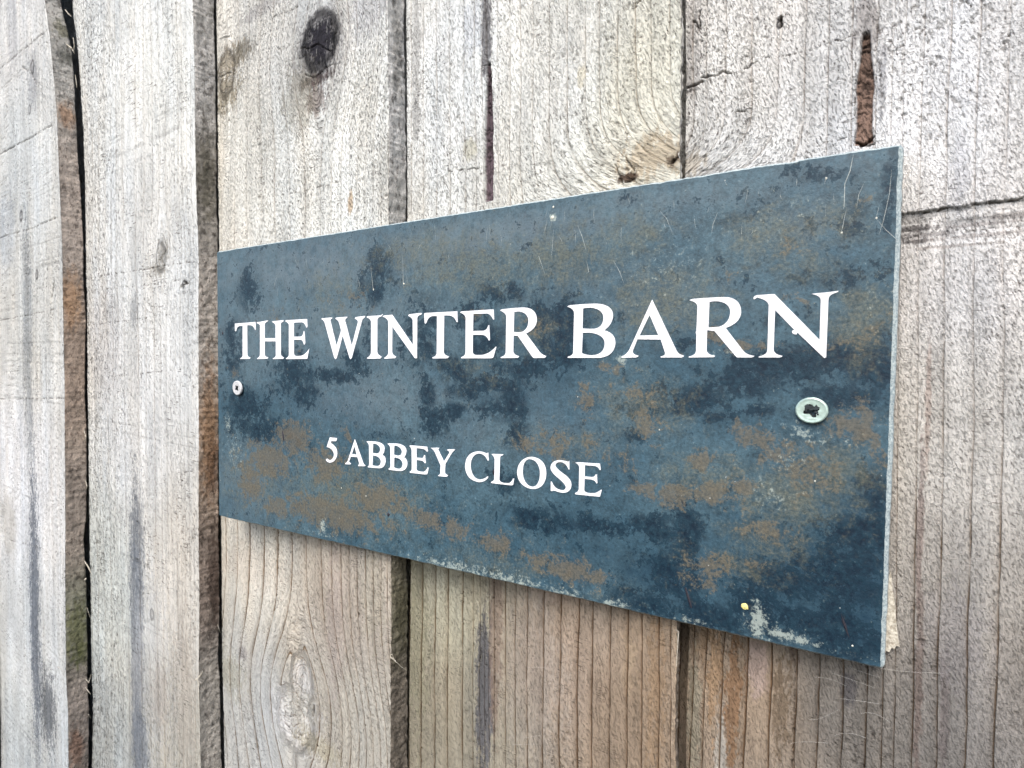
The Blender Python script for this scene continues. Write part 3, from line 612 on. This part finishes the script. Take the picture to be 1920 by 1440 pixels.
def build_slate():
    nx, nz = 520, 236
    s = np.linspace(0, 1, nx); t = np.linspace(0, 1, nz)
    Sg, Tg = np.meshgrid(s, t)
    P = ((1 - Sg) * (1 - Tg))[..., None] * CR[3] + (Sg * (1 - Tg))[..., None] * CR[2] + (Sg * Tg)[..., None] * CR[1] + ((1 - Sg) * Tg)[..., None] * CR[0]
    X, Z = P[..., 0].copy(), P[..., 1].copy()
    bev = .0006                                           # room for the ground bevel
    X += (.5 - Sg) * 2 * bev * 0.9; Z += (.5 - Tg) * 2 * bev * .5
    # slightly nibbled outline
    for k, (msk, ax, sg) in enumerate([(Sg == 0, 0, 1), (Sg == 1, 0, -1), (Tg == 0, 1, 1), (Tg == 1, 1, -1)]):
        q = (Z if ax == 0 else X)[msk]; nn = sstep(.55, .9, fbm(q * 160, q * 0, 4, 33 + k)) * .00022 + (vn(q * 900, q * 0, k) - .5) * .00016
        if ax == 0: X[msk] += sg * nn
        else: Z[msk] += sg * nn
    Y = (fbm(X * 30, Z * 40, 4, 5) - .5) * .00016
    V = np.stack([X, Y, Z], -1).reshape(-1, 3)
    ii = np.arange(nz - 1)[:, None] * nx; jj = np.arange(nx - 1)[None, :]
    F = np.stack([ii + jj, ii + jj + 1, ii + nx + jj + 1, ii + nx + jj], -1).reshape(-1, 4)
    o = mesh_obj("slate_panel", V, F, M_SLATE, sign, smooth=True)
    for nm, lst in (('ochre', OCHRE), ('dark', DARK), ('pale', PALE), ('olive', OLIVE), ('dust_sheen', DUST_SHEEN), ('deep', DEEP)):
        attr(o, nm, 'FLOAT', mask(lst, X, Z).ravel())
    # bevel + side walls + back as the sawn rim
    idx = [(0, j) for j in range(nx)] + [(i_, nx - 1) for i_ in range(1, nz)] + [(nz - 1, j) for j in range(nx - 2, -1, -1)] + [(i_, 0) for i_ in range(nz - 2, 0, -1)]
    R0 = np.array([[X[a_], Y[a_], Z[a_]] for a_ in idx]); n = len(R0)
    c = R0.mean(0); out = np.zeros_like(R0)
    tn = np.roll(R0, -1, 0) - np.roll(R0, 1, 0); tn = tn[:, [0, 2]]; tn /= np.linalg.norm(tn, axis=1)[:, None]
    sm = np.stack([tn[:, 1], -tn[:, 0]], 1)
    al = np.arange(n)
    bw = .0007 + .0009 * sstep(.55, .8, fbm(al * .03, al * 0., 3, 77)) * 0 + .0002 * vn(al * .7, al * 0., 78)
    rgt = sm[:, 0] > .8
    bw = np.where(rgt, 0.0008 + .0003 * fbm(al * .09, al * 0., 4, 79), bw * .8)
    R1 = R0 + np.stack([sm[:, 0] * bw, np.full(n, .0009) + .0003 * fbm(al * .12, al * 0., 3, 80), sm[:, 1] * bw], 1)
    R2 = R1.copy(); R2[:, 1] = .0046
    R3 = R2.copy(); R3[:, [0, 2]] = R2[:, [0, 2]] + (c[[0, 2]] - R2[:, [0, 2]]) * .02; R3[:, 1] = .0048
    V = np.concatenate([R0, R1, R2, R3, [[c[0], .0048, c[2]]]])
    F = []
    for k in range(3):
        for j in range(n):
            F.append((k * n + j, (k + 1) * n + j, (k + 1) * n + (j + 1) % n, k * n + (j + 1) % n))
    for j in range(n): F.append((3 * n + j, 4 * n, 3 * n + (j + 1) % n))
    mesh_obj("sawn_rim", V, F, M_EDGE, sign)
    return o
slate = build_slate()

# ------------------------------------------------------------------ letters (outlines on the plane of the slate)
C1 = (430, 580, 190 / 1920); C2 = (600, 570, 200 / 1920); C3 = (780, 560, 260 / 1920); C4 = (1050, 550, 260 / 1920)
C5 = (1280, 530, 310 / 1920); C6 = (600, 810, 260 / 1920); C7 = (860, 830, 280 / 1920)
GLYPHS = [
 ('T', C1, ["M105 270 L495 240 L497 385 L487 393 Q460 300 385 300 L335 302 L340 870 Q345 900 395 912 Q400 930 375 940 L205 940 Q200 930 215 925 Q250 905 252 870 L252 312 L200 315 Q140 325 130 400 L117 418 L105 400"]),
 ('H', C1, ["M520 245 L560 240 L735 208 Q735 220 700 243 Q668 262 667 300 L667 548 L875 545 L875 310 Q872 270 808 238 Q805 230 830 225 L1020 205 Q1032 225 1010 238 Q972 250 972 285 L972 850 Q975 890 1032 915 Q1030 930 1015 938 L835 942 Q820 938 822 930 Q880 905 880 870 L880 605 L668 607 L668 860 Q670 900 728 910 Q735 925 715 937 L535 942 Q520 935 530 925 Q580 900 580 860 L580 310 Q580 280 520 262"]),
 ('E', C1, ["M1060 225 Q1060 210 1085 205 L1470 183 L1478 330 L1460 350 Q1430 250 1370 245 L1222 252 L1222 520 L1340 517 Q1400 510 1405 415 L1420 412 L1437 640 L1422 672 L1412 665 Q1390 575 1340 575 L1222 578 L1222 840 Q1222 885 1280 885 L1340 882 Q1440 870 1510 745 L1475 938 L1085 942 Q1065 935 1075 925 Q1125 900 1128 860 L1128 300 Q1128 262 1060 225"]),
 ('W', C2, ["M22 270 Q30 255 60 255 L215 242 Q222 255 205 265 Q180 280 187 310 L295 755 L375 490 L375 460 L345 345 Q330 290 275 265 Q275 250 300 243 L490 230 Q495 240 470 262 Q448 275 452 310 L570 755 L680 330 Q690 290 628 265 Q625 245 650 235 L808 213 Q812 240 785 255 Q765 270 755 300 L570 970 L548 995 L530 965 L408 570 L300 970 L278 995 L255 965 L85 340 Q65 290 22 270"]),
 ('I', C2, ["M840 240 Q838 222 870 218 L1090 205 Q1115 200 1118 180 L1130 188 Q1110 225 1070 235 Q1032 250 1030 290 L1028 860 Q1030 920 1105 945 Q1105 970 1080 982 L855 985 Q840 980 850 968 Q915 930 918 870 L918 330 Q918 270 840 240"]),
 ('N', C2, ["M1126 228 Q1128 213 1150 208 L1295 193 L1672 740 L1668 300 Q1665 250 1590 215 Q1585 195 1610 185 L1815 160 Q1835 175 1815 195 Q1752 205 1748 260 L1742 972 L1728 980 L1705 972 L1300 405 L1295 860 Q1298 920 1365 945 Q1365 965 1345 975 L1165 985 Q1150 980 1162 965 Q1225 930 1230 870 L1228 320 Q1210 250 1126 228"]),
 ('T', C3, ["M112 212 Q115 200 135 198 L570 175 L575 325 L560 320 Q530 235 450 232 L388 232 L382 740 Q385 785 455 800 Q455 812 430 825 L235 828 Q222 822 228 812 Q285 795 287 750 L290 240 L230 240 Q165 250 145 330 L130 348 L120 335"]),
 ('E', C3, ["M612 192 Q615 178 640 176 L1072 148 L1080 285 L1068 290 Q1035 210 980 205 L792 210 L787 448 L930 445 Q985 435 1000 370 L1012 365 L1022 560 L1015 580 L1005 575 Q980 505 910 500 L785 502 L783 740 Q785 780 840 780 L900 780 Q1010 775 1108 660 L1108 680 L1070 810 Q1060 825 1030 825 L630 825 Q615 820 630 808 Q685 790 685 740 L688 270 Q685 220 612 192"]),
 ('R', C3, ["M1168 165 Q1165 152 1190 148 Q1360 125 1500 122 Q1670 135 1672 300 Q1665 420 1520 482 L1690 710 Q1730 775 1800 792 Q1800 815 1770 820 L1640 822 Q1620 820 1600 790 L1410 515 L1350 510 L1345 730 Q1350 780 1425 797 Q1425 812 1400 820 L1180 823 Q1165 818 1175 808 Q1240 790 1242 740 L1250 250 Q1248 200 1168 165",
            "M1352 460 L1358 185 Q1400 175 1440 178 Q1555 200 1557 310 Q1555 410 1480 455 Q1440 468 1400 465"]),
 ('B', C4, ["M102 185 Q110 170 150 163 Q420 140 520 143 Q730 160 733 310 Q725 430 610 512 Q765 550 765 690 Q755 860 560 893 L110 893 Q98 885 115 875 Q180 860 183 810 L195 270 Q190 210 102 185",
            "M310 485 L318 210 Q360 197 430 198 Q600 220 602 340 Q595 470 480 490 Q400 495 310 485", "M302 830 L312 550 Q360 540 430 545 Q620 575 620 700 Q610 850 440 858 Q360 855 302 830"]),
 ('A', C4, ["M1275 88 L1610 790 Q1640 850 1712 862 Q1715 880 1680 888 L1400 888 Q1385 880 1400 872 Q1460 865 1455 820 L1395 640 L1070 635 L1005 800 Q1000 850 1085 862 Q1085 880 1050 888 L860 892 Q845 888 850 878 Q920 850 960 780", "M1100 585 L1240 298 L1362 580"]),
 ('R', C5, ["M80 205 Q90 192 130 188 Q420 165 520 168 Q675 190 678 340 Q670 470 497 525 L700 790 Q740 840 830 850 Q830 865 790 868 L635 868 Q625 865 600 835 L370 562 L283 550 L277 790 Q290 840 375 848 Q375 862 345 866 L75 868 Q62 864 75 856 Q150 845 155 790 L160 600 Q145 575 160 560 L172 280 Q170 225 80 205",
            "M298 520 L310 225 Q350 212 410 215 Q550 235 553 340 Q545 470 430 510 Q370 522 298 520"]),
 ('N', C5, ["M820 180 Q830 150 870 145 L1065 132 L1590 665 L1605 200 Q1600 150 1498 130 L1700 110 L1808 95 Q1810 105 1780 115 Q1695 140 1692 190 L1665 865 L1645 875 L1330 575 L1325 600 Q1270 600 1270 565 Q1280 548 1300 550 L1072 315 L1055 780 Q1060 835 1160 850 Q1150 865 1120 868 L885 868 Q875 862 890 856 Q980 840 985 780 L1000 260 Q990 200 860 170 L845 185 L830 193"]),
 ('5', C6, ["M135 75 L232 85 Q230 125 215 128 L152 125 Q145 150 148 155 Q240 210 237 300 Q225 420 130 425 Q85 410 82 380 Q95 360 115 385 Q150 400 175 365 Q215 310 165 245 Q135 215 92 208"]),
 ('A', C6, ["M480 100 L590 410 Q600 450 628 465 Q625 475 600 473 L530 472 L528 460 Q545 445 540 425 L518 348 L425 342 L402 405 Q400 425 425 435 L422 448 L350 445 L348 435 Q375 420 385 395", "M440 305 L477 195 L507 313"]),
 ('B', C6, ["M642 135 Q650 125 680 128 L760 132 Q890 150 893 230 Q890 290 860 318 Q910 340 907 410 Q895 500 820 502 Q780 500 670 490 L657 480 Q680 470 680 440 L678 190 Q670 150 642 135",
            "M728 290 L733 160 Q770 158 800 180 Q835 205 833 245 Q825 300 775 298", "M725 460 L730 325 Q780 328 810 350 Q845 380 842 415 Q835 470 790 472 Q755 470 725 460"]),
 ('B', C6, ["M932 165 Q940 155 970 158 L1060 160 Q1190 180 1195 265 Q1190 325 1160 352 Q1210 380 1208 450 Q1195 535 1115 540 Q1060 538 955 522 L945 510 Q975 500 975 465 L972 220 Q965 180 932 165",
            "M1022 315 L1027 188 Q1060 185 1090 205 Q1135 235 1133 280 Q1125 330 1075 328", "M1022 490 L1027 352 Q1075 355 1105 375 Q1145 405 1142 450 Q1135 510 1085 510 Q1050 508 1022 490"]),
 ('E', C6, ["M1235 195 Q1240 185 1265 186 L1480 205 L1492 265 L1480 275 Q1460 240 1420 232 L1335 222 L1335 355 L1410 362 Q1435 358 1440 320 L1452 325 L1463 430 L1452 435 Q1435 400 1400 395 L1335 388 L1335 520 Q1340 545 1400 550 L1430 552 Q1465 545 1490 490 L1503 500 L1485 580 Q1480 588 1450 587 L1250 565 L1240 550 Q1270 540 1270 505 L1268 250 Q1265 215 1235 195"]),
 ('Y', C6, ["M1532 220 L1650 218 Q1650 232 1635 245 Q1640 260 1650 275 L1715 410 L1790 290 Q1795 270 1760 250 Q1758 242 1775 240 L1868 240 Q1865 255 1835 275 L1735 440 L1728 560 Q1735 590 1770 600 Q1765 615 1750 620 L1635 610 L1637 598 Q1665 590 1665 560 L1668 460 L1595 290 Q1570 240 1532 220"]),
 ('C', C7, ["M378 125 L385 230 Q370 235 365 215 Q330 140 255 138 Q155 160 152 300 Q165 460 265 475 Q330 470 375 430 Q380 440 375 455 Q330 508 260 508 Q95 480 82 310 Q85 130 240 112 Q300 110 345 135 Q365 140 378 125"]),
 ('L', C7, ["M420 148 Q440 143 480 147 L572 150 Q575 160 545 170 Q530 180 530 210 L522 480 Q525 515 600 520 L640 522 Q680 510 700 460 L712 462 L700 535 Q695 550 670 548 L425 520 Q410 510 425 500 Q455 490 458 460 L462 215 Q455 170 420 148"]),
 ('O', C7, ["M930 183 Q1010 186 1068 240 Q1125 300 1125 395 Q1125 485 1076 545 Q1030 596 955 595 Q870 590 812 532 Q752 470 752 378 Q755 290 808 235 Q860 185 930 183",
            "M910 212 Q975 215 1012 270 Q1045 320 1045 400 Q1045 475 1015 525 Q990 568 942 567 Q890 562 855 505 Q822 450 822 370 Q825 290 850 248 Q875 212 910 212"]),
 ('S', C7, ["M1420 235 L1422 345 L1412 345 Q1380 250 1300 248 Q1240 255 1242 300 Q1260 340 1350 405 Q1450 470 1448 550 Q1440 640 1345 645 Q1300 642 1240 620 Q1210 610 1200 625 L1183 615 L1185 500 L1195 500 Q1225 600 1330 612 Q1375 610 1378 570 Q1370 530 1280 455 Q1185 380 1180 320 Q1190 230 1290 225 Q1350 230 1400 245 Q1415 245 1420 235"]),
 ('E', C7, ["M1498 258 Q1520 252 1560 254 L1815 270 L1825 350 L1812 350 Q1795 305 1740 298 L1622 290 L1618 435 L1700 442 Q1750 445 1758 410 L1775 408 L1782 520 L1772 528 Q1755 480 1700 472 L1618 465 L1612 610 Q1615 645 1690 650 L1740 650 Q1790 640 1830 605 L1838 610 L1815 695 L1510 665 Q1490 655 1500 645 Q1540 635 1545 590 L1550 320 Q1545 275 1498 258"]),
]
def flatten(path):
    out = []; cur = None
    import re
    for cmd, args in re.findall(r'([MLQ])([^MLQ]*)', path):
        v = list(map(float, args.split()))
        if cmd in 'ML': cur = (v[0], v[1]); out.append(cur)
        else:
            p0 = cur; c = (v[0], v[1]); p1 = (v[2], v[3])
            for k in range(1, 9):
                t = k / 8; out.append(((1 - t) ** 2 * p0[0] + 2 * t * (1 - t) * c[0] + t * t * p1[0], (1 - t) ** 2 * p0[1] + 2 * t * (1 - t) * c[1] + t * t * p1[1]))
            cur = p1
    r = [out[0]]
    for p in out[1:]:
        if math.hypot(p[0] - r[-1][0], p[1] - r[-1][1]) > .5: r.append(p)
    if math.hypot(r[0][0] - r[-1][0], r[0][1] - r[-1][1]) < .5: r.pop()
    return r

def prism(loops, y0, y1):
    """loops of (x,z); solid between y0 (front) and y1"""
    pl = [[Vector((x, 0, z)) for x, z in L] for L in loops]
    tri = tessellate_polygon(pl); flat = [v for L in loops for v in L]; n = len(flat)
    V = [(x, y0, z) for x, z in flat] + [(x, y1, z) for x, z in flat]
    F = []
    for a, b, c in tri:
        A, B, C_ = flat[a], flat[b], flat[c]
        cr = (B[0] - A[0]) * (C_[1] - A[1]) - (B[1] - A[1]) * (C_[0] - A[0])
        F.append((a, b, c) if cr > 0 else (a, c, b))
    k = 0
    for li, L in enumerate(loops):
        area = sum(L[j][0] * L[(j + 1) % len(L)][1] - L[(j + 1) % len(L)][0] * L[j][1] for j in range(len(L)))
        m_ = len(L); ccw = area > 0; flip = (ccw == (li == 0))
        for j in range(m_):
            a, b = k + j, k + (j + 1) % m_
            F.append((a, a + n, b + n, b) if flip else (a, b, b + n, a + n))
        k += m_
    return V, F

for ch, (x0, y0, s), paths in GLYPHS:
    loops = []
    for p in paths:
        q = flatten(p); a = np.array(q); W3 = at(x0 + a[:, 0] * s, y0 + a[:, 1] * s, -.00022)
        loops.append([(w_[0], w_[2]) for w_ in W3])
    V, F = prism(loops, -.00022, .0003)
    mesh_obj("digit" if ch == '5' else "letter", V, F, M_PAINT, sign, label=("white serif digit 5" if ch == '5' else "white serif capital letter %s" % ch))

# ------------------------------------------------------------------ screws
def screw(px, py, rx, rz, rot, mat, tilt, proud, cross, dark):
    c = at(px, py, -.001)
    loops = []
    n = 48
    e = bpy.data.objects.new("screw", None)
    # dished head with a cross recess: rings of a lathe, hole cut to the cross outline
    def ring(fr, y, jit=0.0):
        return [(math.cos(2 * math.pi * k / n) * rx * fr * (1 + jit * math.sin(k * 2.3)), y, math.sin(2 * math.pi * k / n) * rz * fr * (1 + jit * math.cos(k * 1.7))) for k in range(n)]
    prof = [(.55, .0012 + proud), (1.0, .0004), (1.0, -.0001), (.97, -.00035), (.90, -.00048), (.74, -.00040)]
    V = []; F = []
    for fr, y in prof: V += ring(fr, y, .006)
    for r in range(len(prof) - 1):
        for k in range(n): a = r * n + k; b = r * n + (k + 1) % n; F.append((a, b, b + n, a + n))
    # cross outline
    cw, cl = .13 * cross, .52 * cross; pts = []
    for q in range(4):
        th = q * math.pi / 2 + rot
        for (u_, v_) in ((cl, -cw * .8), (cl * 1.04, 0), (cl, cw * .8), (cw * 1.7, cw * 1.7)):
            jj = 1 + .10 * math.sin(7 * q + 5 * v_ + u_ * 9)
            uu = u_ * jj; pts.append(((uu * math.cos(th) - v_ * math.sin(th)) * rx, (uu * math.sin(th) + v_ * math.cos(th)) * rz))
    outer = [(v[0], v[2]) for v in ring(.74, 0, .006)]
    tri = tessellate_polygon([[Vector((x, z, 0)) for x, z in outer], [Vector((x, z, 0)) for x, z in pts]])
    flat = outer + pts; base = len(V) - n
    V += [(x, -.00034, z) for x, z in pts]; m_ = len(pts)
    mp = lambda k: base + k
    for a, b, c3 in tri:
        A, B, C_ = flat[a], flat[b], flat[c3]; cr = (B[0] - A[0]) * (C_[1] - A[1]) - (B[1] - A[1]) * (C_[0] - A[0])
        F.append((mp(a), mp(b), mp(c3)) if cr > 0 else (mp(a), mp(c3), mp(b)))
    o = mesh_obj("screw_head", V, F, mat, sign, smooth=False)
    o.name = "screw"; o.location = c; o.rotation_euler = (tilt[0], 0, tilt[1])
    # recess walls and floor, dirty
    V2 = [(x, -.00034, z) for x, z in pts] + [(x * .8, .0009, z * .8) for x, z in pts] + [(0, .0014, 0)]
    F2 = [(k, (k + 1) % m_, m_ + (k + 1) % m_, m_ + k) for k in range(m_)] + [(m_ + k, m_ + (k + 1) % m_, 2 * m_) for k in range(m_)]
    mesh_obj("driver_recess", V2, F2, M_GRIME, o)
    if dark:                                             # chewed burr and dirt caked in the worn recess
        for (ax, az, ar) in dark:
            L = [(ax * rx + math.cos(t_ * .7854) * ar * rx * (1 + .35 * math.sin(t_ * 2.9 + ax * 30)), az * rz + math.sin(t_ * .7854) * ar * rz * (1 + .35 * math.cos(t_ * 2.1 + az * 9))) for t_ in range(8)]
            Vd, Fd = prism([L], -.00040 - abs(ax) * .00002 - ar * .0001, -.0003)
            mesh_obj("grime_patch", Vd, Fd, M_GRIME, o)
    return o

def span(px0, px1, py0, py1):
    a = at(px0, (py0 + py1) / 2, -.001); b = at(px1, (py0 + py1) / 2, -.001); c = at((px0 + px1) / 2, py0, -.001); d = at((px0 + px1) / 2, py1, -.001)
    return (b[0] - a[0]) / 2, (c[2] - d[2]) / 2
rx, rz = span(1491, 1553, 745, 794)
print('screw radii', rx, rz)
s1 = screw(1522, 769.5, rx, rz, math.radians(20), M_SCREW, (0, 0), 0, 1.0, [(-.26, .22, .20), (.02, .20, .20), (.28, .22, .19), (.30, -.12, .12), (-.34, -.02, .09), (.38, -.28, .08)])
s1['label'] = "large mint-white cross-head screw at the right end, recess caked with dirt"
rx2, rz2 = span(435.5, 455, 714, 741)
print('screw radii', rx2, rz2)
s2 = screw(445.2, 727.5, max(rx2, .0030), rz2, math.radians(35), M_SCREW2, (math.radians(4), math.radians(-6)), .0003, .85, [(.02, .12, .12)])
s2['label'] = "small whitish cross-head screw near the left end, slightly tilted"

# ------------------------------------------------------------------ thin marks lying on the slate
def ribbon(pts, wpx, y, name, mat, parent, **kw):
    """strip of real width along points given as plane coordinates"""
    P = [at(a, b, y) for a, b in pts]; V = []; F = []
    n = len(P)
    for k, p in enumerate(P):
        a = P[max(0, k - 1)]; b = P[min(n - 1, k + 1)]; d = (b - a)[[0, 2]]; d /= np.linalg.norm(d) + 1e-12
        wv = wpx * (.25 if k in (0, n - 1) else 1) / 2
        nx_, nz_ = -d[1] * wv, d[0] * wv
        V += [(p[0] + nx_, y, p[2] + nz_), (p[0] - nx_, y, p[2] - nz_), (p[0], y - wv * .5, p[2])]
    for k in range(n - 1):
        a, b = 3 * k, 3 * k + 3
        F += [(a, a + 2, b + 2, b), (a + 2, a + 1, b + 1, b + 2)]
    return V, F
SCR = [([(1600,290),(1594,320),(1584,345),(1583,380),(1582,392)],.00025),([(1586,395),(1580,425),(1577,437)],.0002),([(1549,330),(1546,345)],.00035),([(1672,318),(1668,360),(1662,390),(1656,415),(1648,440)],.00015),([(1648,388),(1643,408)],.0003),
 ([(1643,410),(1660,430),(1680,448),(1686,452)],.00015),([(1038,430),(1036,462),(1034,480)],.0002),([(1083,422),(1092,445),(1099,470)],.00025),([(1130,440),(1138,458)],.0002),([(695,500),(700,545),(699,540)],.0003),([(755,478),(756,530),(756,540)],.00025),
 ([(815,420),(817,450)],.00025),([(775,425),(770,445)],.0002),([(1345,400),(1337,420),(1334,438)],.0002),([(1100,490),(1104,510),(1100,512)],.00025),([(1150,488),(1162,510),(1170,532)],.00018),([(1000,490),(1010,480),(1022,515)],.0002),
 ([(1622,340),(1610,365),(1606,390)],.00015),([(1548,385),(1548,405)],.0002),([(430,790),(427,805)],.0003),([(605,975),(606,1000)],.0005),([(1135,843),(1132,850)],.0003),([(1290,480),(1292,500)],.00015),([(1237,395),(1250,410),(1262,440)],.00015),([(880,400),(882,440)],.00015)]
rs = random.Random(9)
for k in range(40):                                      # fine hair scratches, densest along the top
    x = rs.uniform(480, 1660); top = 472 - (x - 406) * .1574; y = top + 12 + abs(rs.gauss(0, 60)); l = rs.uniform(8, 36); dx_ = rs.uniform(-8, 8)
    SCR.append(([(x, y), (x + dx_ * .4 + rs.uniform(-2, 2), y + l * .5), (x + dx_, y + l)], rs.choice([.0001, .00012, .00016])))
V = []; F = []
for pts, wd in SCR:
    v, f = ribbon(pts, wd * .6, -.00012, '', None, None); k = len(V); V += v; F += [tuple(a + k for a in q) for q in f]
mesh_obj("scratch_marks", V, F, M_SCRATCH, sign, kind="stuff")

def blob(px, py, r, name, mat, flat=.4, seed=0, parent=sign, y=-.0001, stretch=1.0, lean=0.0, **kw):
    c = at(px, py, y); rr_ = random.Random(seed + int(px)); V = []; F = []; n = 9
    for (fr, hh) in ((1.0, 0), (.75, -.6), (.35, -1.0)):
        for k in range(n):
            a = 2 * math.pi * k / n; q = fr * r * (1 + rr_.uniform(-.28, .28)); x = math.cos(a) * q; z = math.sin(a) * q * stretch
            V.append((c[0] + x + z * lean, y + hh * r * flat + .0001, c[2] + z))
    V.append((c[0], y - r * flat * 1.05, c[2]))
    for t in range(2):
        for k in range(n): F.append((t * n + k, t * n + (k + 1) % n, (t + 1) * n + (k + 1) % n, (t + 1) * n + k))
    for k in range(n): F.append((2 * n + k, 2 * n + (k + 1) % n, 3 * n))
    return mesh_obj(name, V, F, mat, parent, **kw)
for (px, py, r, st, ln) in [(531, 819, .0006, 4.6, -.25), (1290, 1120, .00038, 9, -.35), (1584, 1173, .00035, 8, -.35), (728, 965, .0007, 1.2, 0), (926, 884, .0006, 2.0, .2), (417, 625, .0005, 2.0, 0)]:
    blob(px, py, r, "seed_husk", M_SEED, .5, stretch=st, lean=ln)
for (px, py, r) in [(1528, 902, .00025), (1037, 388, .0004), (1035, 408, .0007), (640, 915, .0003), (686, 930, .0003), (1549, 334, .0003), (1643, 409, .00025), (1578, 436, .00025), (1598, 1211, .00025), (700, 543, .0004), (757, 532, .0004), (1083, 744, .0002), (1236, 806, .0002)]:
    blob(px, py, r, "lime_speck", M_LIME, .35)
blob(1397, 1137, .0010, "lichen_speck", M_YELLOW, .4)

# ------------------------------------------------------------------ torn pale strip behind the lower right corner of the slate
def strip():
    y1 = .0062
    pts = [(1664, 1080), (1671, 1072), (1674, 1105), (1678, 1130), (1680, 1160), (1683, 1185), (1687, 1212), (1681, 1209), (1677, 1216), (1672, 1213), (1668, 1221), (1662, 1219), (1655, 1232), (1657, 1150)]
    L = [tuple(at(a, b, y1)[[0, 2]]) for a, b in pts]
    V, F = prism([L], y1 - .0006, y1 + .0006)
    o = mesh_obj("packing_strip", V, F, M_FIBRE, sign, label="frayed pale strip poking out behind the lower right corner of the slate")
    return o
strip()

# ------------------------------------------------------------------ splinters on the board edges
def splinter(board, pts, wmm, y0, y1):
    n = len(pts); P = [at(a, b, y0 + (y1 - y0) * k / (n - 1)) for k, (a, b) in enumerate(pts)]
    V = []; F = []
    for k, p in enumerate(P):
        a = P[max(0, k - 1)]; b = P[min(n - 1, k + 1)]; d = Vector(b - a).normalized(); s = d.cross(Vector((0, 1, 0))).normalized(); u_ = s.cross(d)
        r = wmm * .0005 * (1 - .85 * abs(2 * k / (n - 1) - .6)); r = max(r, .00008)
        q = Vector(p) - Vector((0, TP, ZMIN))
        V += [q + s * r, q + u_ * r, q - s * r, q - u_ * r * .6]
    for k in range(n - 1):
        for j in range(4): a = 4 * k + j; b = 4 * k + (j + 1) % 4; F.append((a, b, b + 4, a + 4))
    F += [(3, 2, 1, 0), (4 * n - 4, 4 * n - 3, 4 * n - 2, 4 * n - 1)]
    return mesh_obj("splinter", V, F, M_FIBRE, BO[board])
for b, pts, wd, y0, y1 in [
  (1, [(122,18),(128,26),(134,31)], 1.2, TP+.010, TP+.012), (1, [(123,82),(134,90),(140,101)], 1.8, TP+.010, TP+.013), (1, [(137,70),(139,85),(138,98)], 1.0, TP+.012, TP+.013), (1, [(141,140),(143,155),(144,165)], 1.0, TP+.013, TP+.014),
  (1, [(158,1052),(166,1064),(172,1078)], 1.8, TP+.012, TP+.014), (1, [(153,1090),(160,1086),(162,1084)], 1.6, TP+.012, TP+.013), (1, [(151,1270),(158,1286),(170,1302)], 2.2, TP+.010, TP+.014), (1, [(160,1272),(166,1280),(171,1264)], 1.4, TP+.012, TP+.014),
  (1, [(157,805),(161,820),(158,830)], 1.2, TP+.012, TP+.013), (1, [(160,900),(163,912),(160,920)], 1.2, TP+.012, TP+.013), (1, [(166,1340),(170,1346)], 1.2, TP+.012, TP+.014), (1, [(163,1140),(169,1158)], 1.0, TP+.012, TP+.014), (1, [(108,1250),(116,1256)], 1.0, TP-.0005, TP-.001),
  (2, [(366,1275),(374,1268),(381,1258)], 1.4, TP, TP+.001), (2, [(370,1270),(372,1285),(374,1345)], .8, TP, TP), (2, [(408,1172),(413,1186)], 1.2, TP+.010, TP+.012),
  (3, [(732,1232),(738,1236),(744,1243)], 1.6, TP, TP+.002), (3, [(733,1228),(735,1226),(740,1240)], .8, TP, TP+.002), (3, [(744,1242),(752,1250),(762,1257)], .5, TP+.002, TP+.006), (3, [(728,1145),(736,1150)], .8, TP, TP+.001),
  (3, [(680,1280),(688,1285),(690,1276)], .6, TP-.0003, TP-.0006), (4, [(1266,1180),(1272,1184),(1270,1220),(1268,1250)], .5, TP-.0003, TP), (5, [(1296,1160),(1290,1158)], .5, TP+.004, TP+.003)]:
    splinter(b, pts, wd, y0, y1)

# ------------------------------------------------------------------ cobweb threads strung about the lower right corner of the slate
def web():
    V = []; F = []
    rw = random.Random(3)
    th = [((1652,1253),(1700,1262),(1770,1262),.004),((1590,1250),(1620,1262),(1650,1270),.002),((1652,1236),(1668,1226),(1676,1222),.004),((1560,1262),(1600,1275),(1640,1290),.003),((1575,1310),(1600,1312),(1650,1320),.004)]
    for k in range(5):
        x = rw.uniform(1480, 1640); y = rw.uniform(1265, 1420); th.append(((x, y), (x + rw.uniform(10, 30), y + rw.uniform(-14, 14)), (x + rw.uniform(30, 70), y + rw.uniform(-22, 22)), .006))
    for k in range(3):
        x = rw.uniform(890, 990); y = rw.uniform(1120, 1420); th.append(((x, y), (x + 20, y + rw.uniform(-4, 4)), (x + rw.uniform(30, 50), y + rw.uniform(-10, 10)), .008))
    for a, b, c, d in th:
        P = []
        for k in range(7):
            t = k / 6; P.append(((1 - t) ** 2 * a[0] + 2 * t * (1 - t) * b[0] + t * t * c[0], (1 - t) ** 2 * a[1] + 2 * t * (1 - t) * b[1] + t * t * c[1]))
        W_ = [at(p[0], p[1], TP + .001 + (d - .004) * .3) for p in P]; r = .000022; base = len(V)
        for w_ in W_:
            V += [(w_[0], w_[1] - r, w_[2]), (w_[0], w_[1] + r, w_[2] + r), (w_[0], w_[1] + r, w_[2] - r)]
        for k in range(6):
            for j in range(3): q = base + 3 * k + j; q2 = base + 3 * k + (j + 1) % 3; F.append((q, q2, q2 + 3, q + 3))
    o = mesh_obj("cobweb", V, F, M_SILK)
    o['label'] = "fine pale cobweb threads across the fence boards just below the slate sign"; o['category'] = "cobweb"; o['kind'] = "stuff"
web()
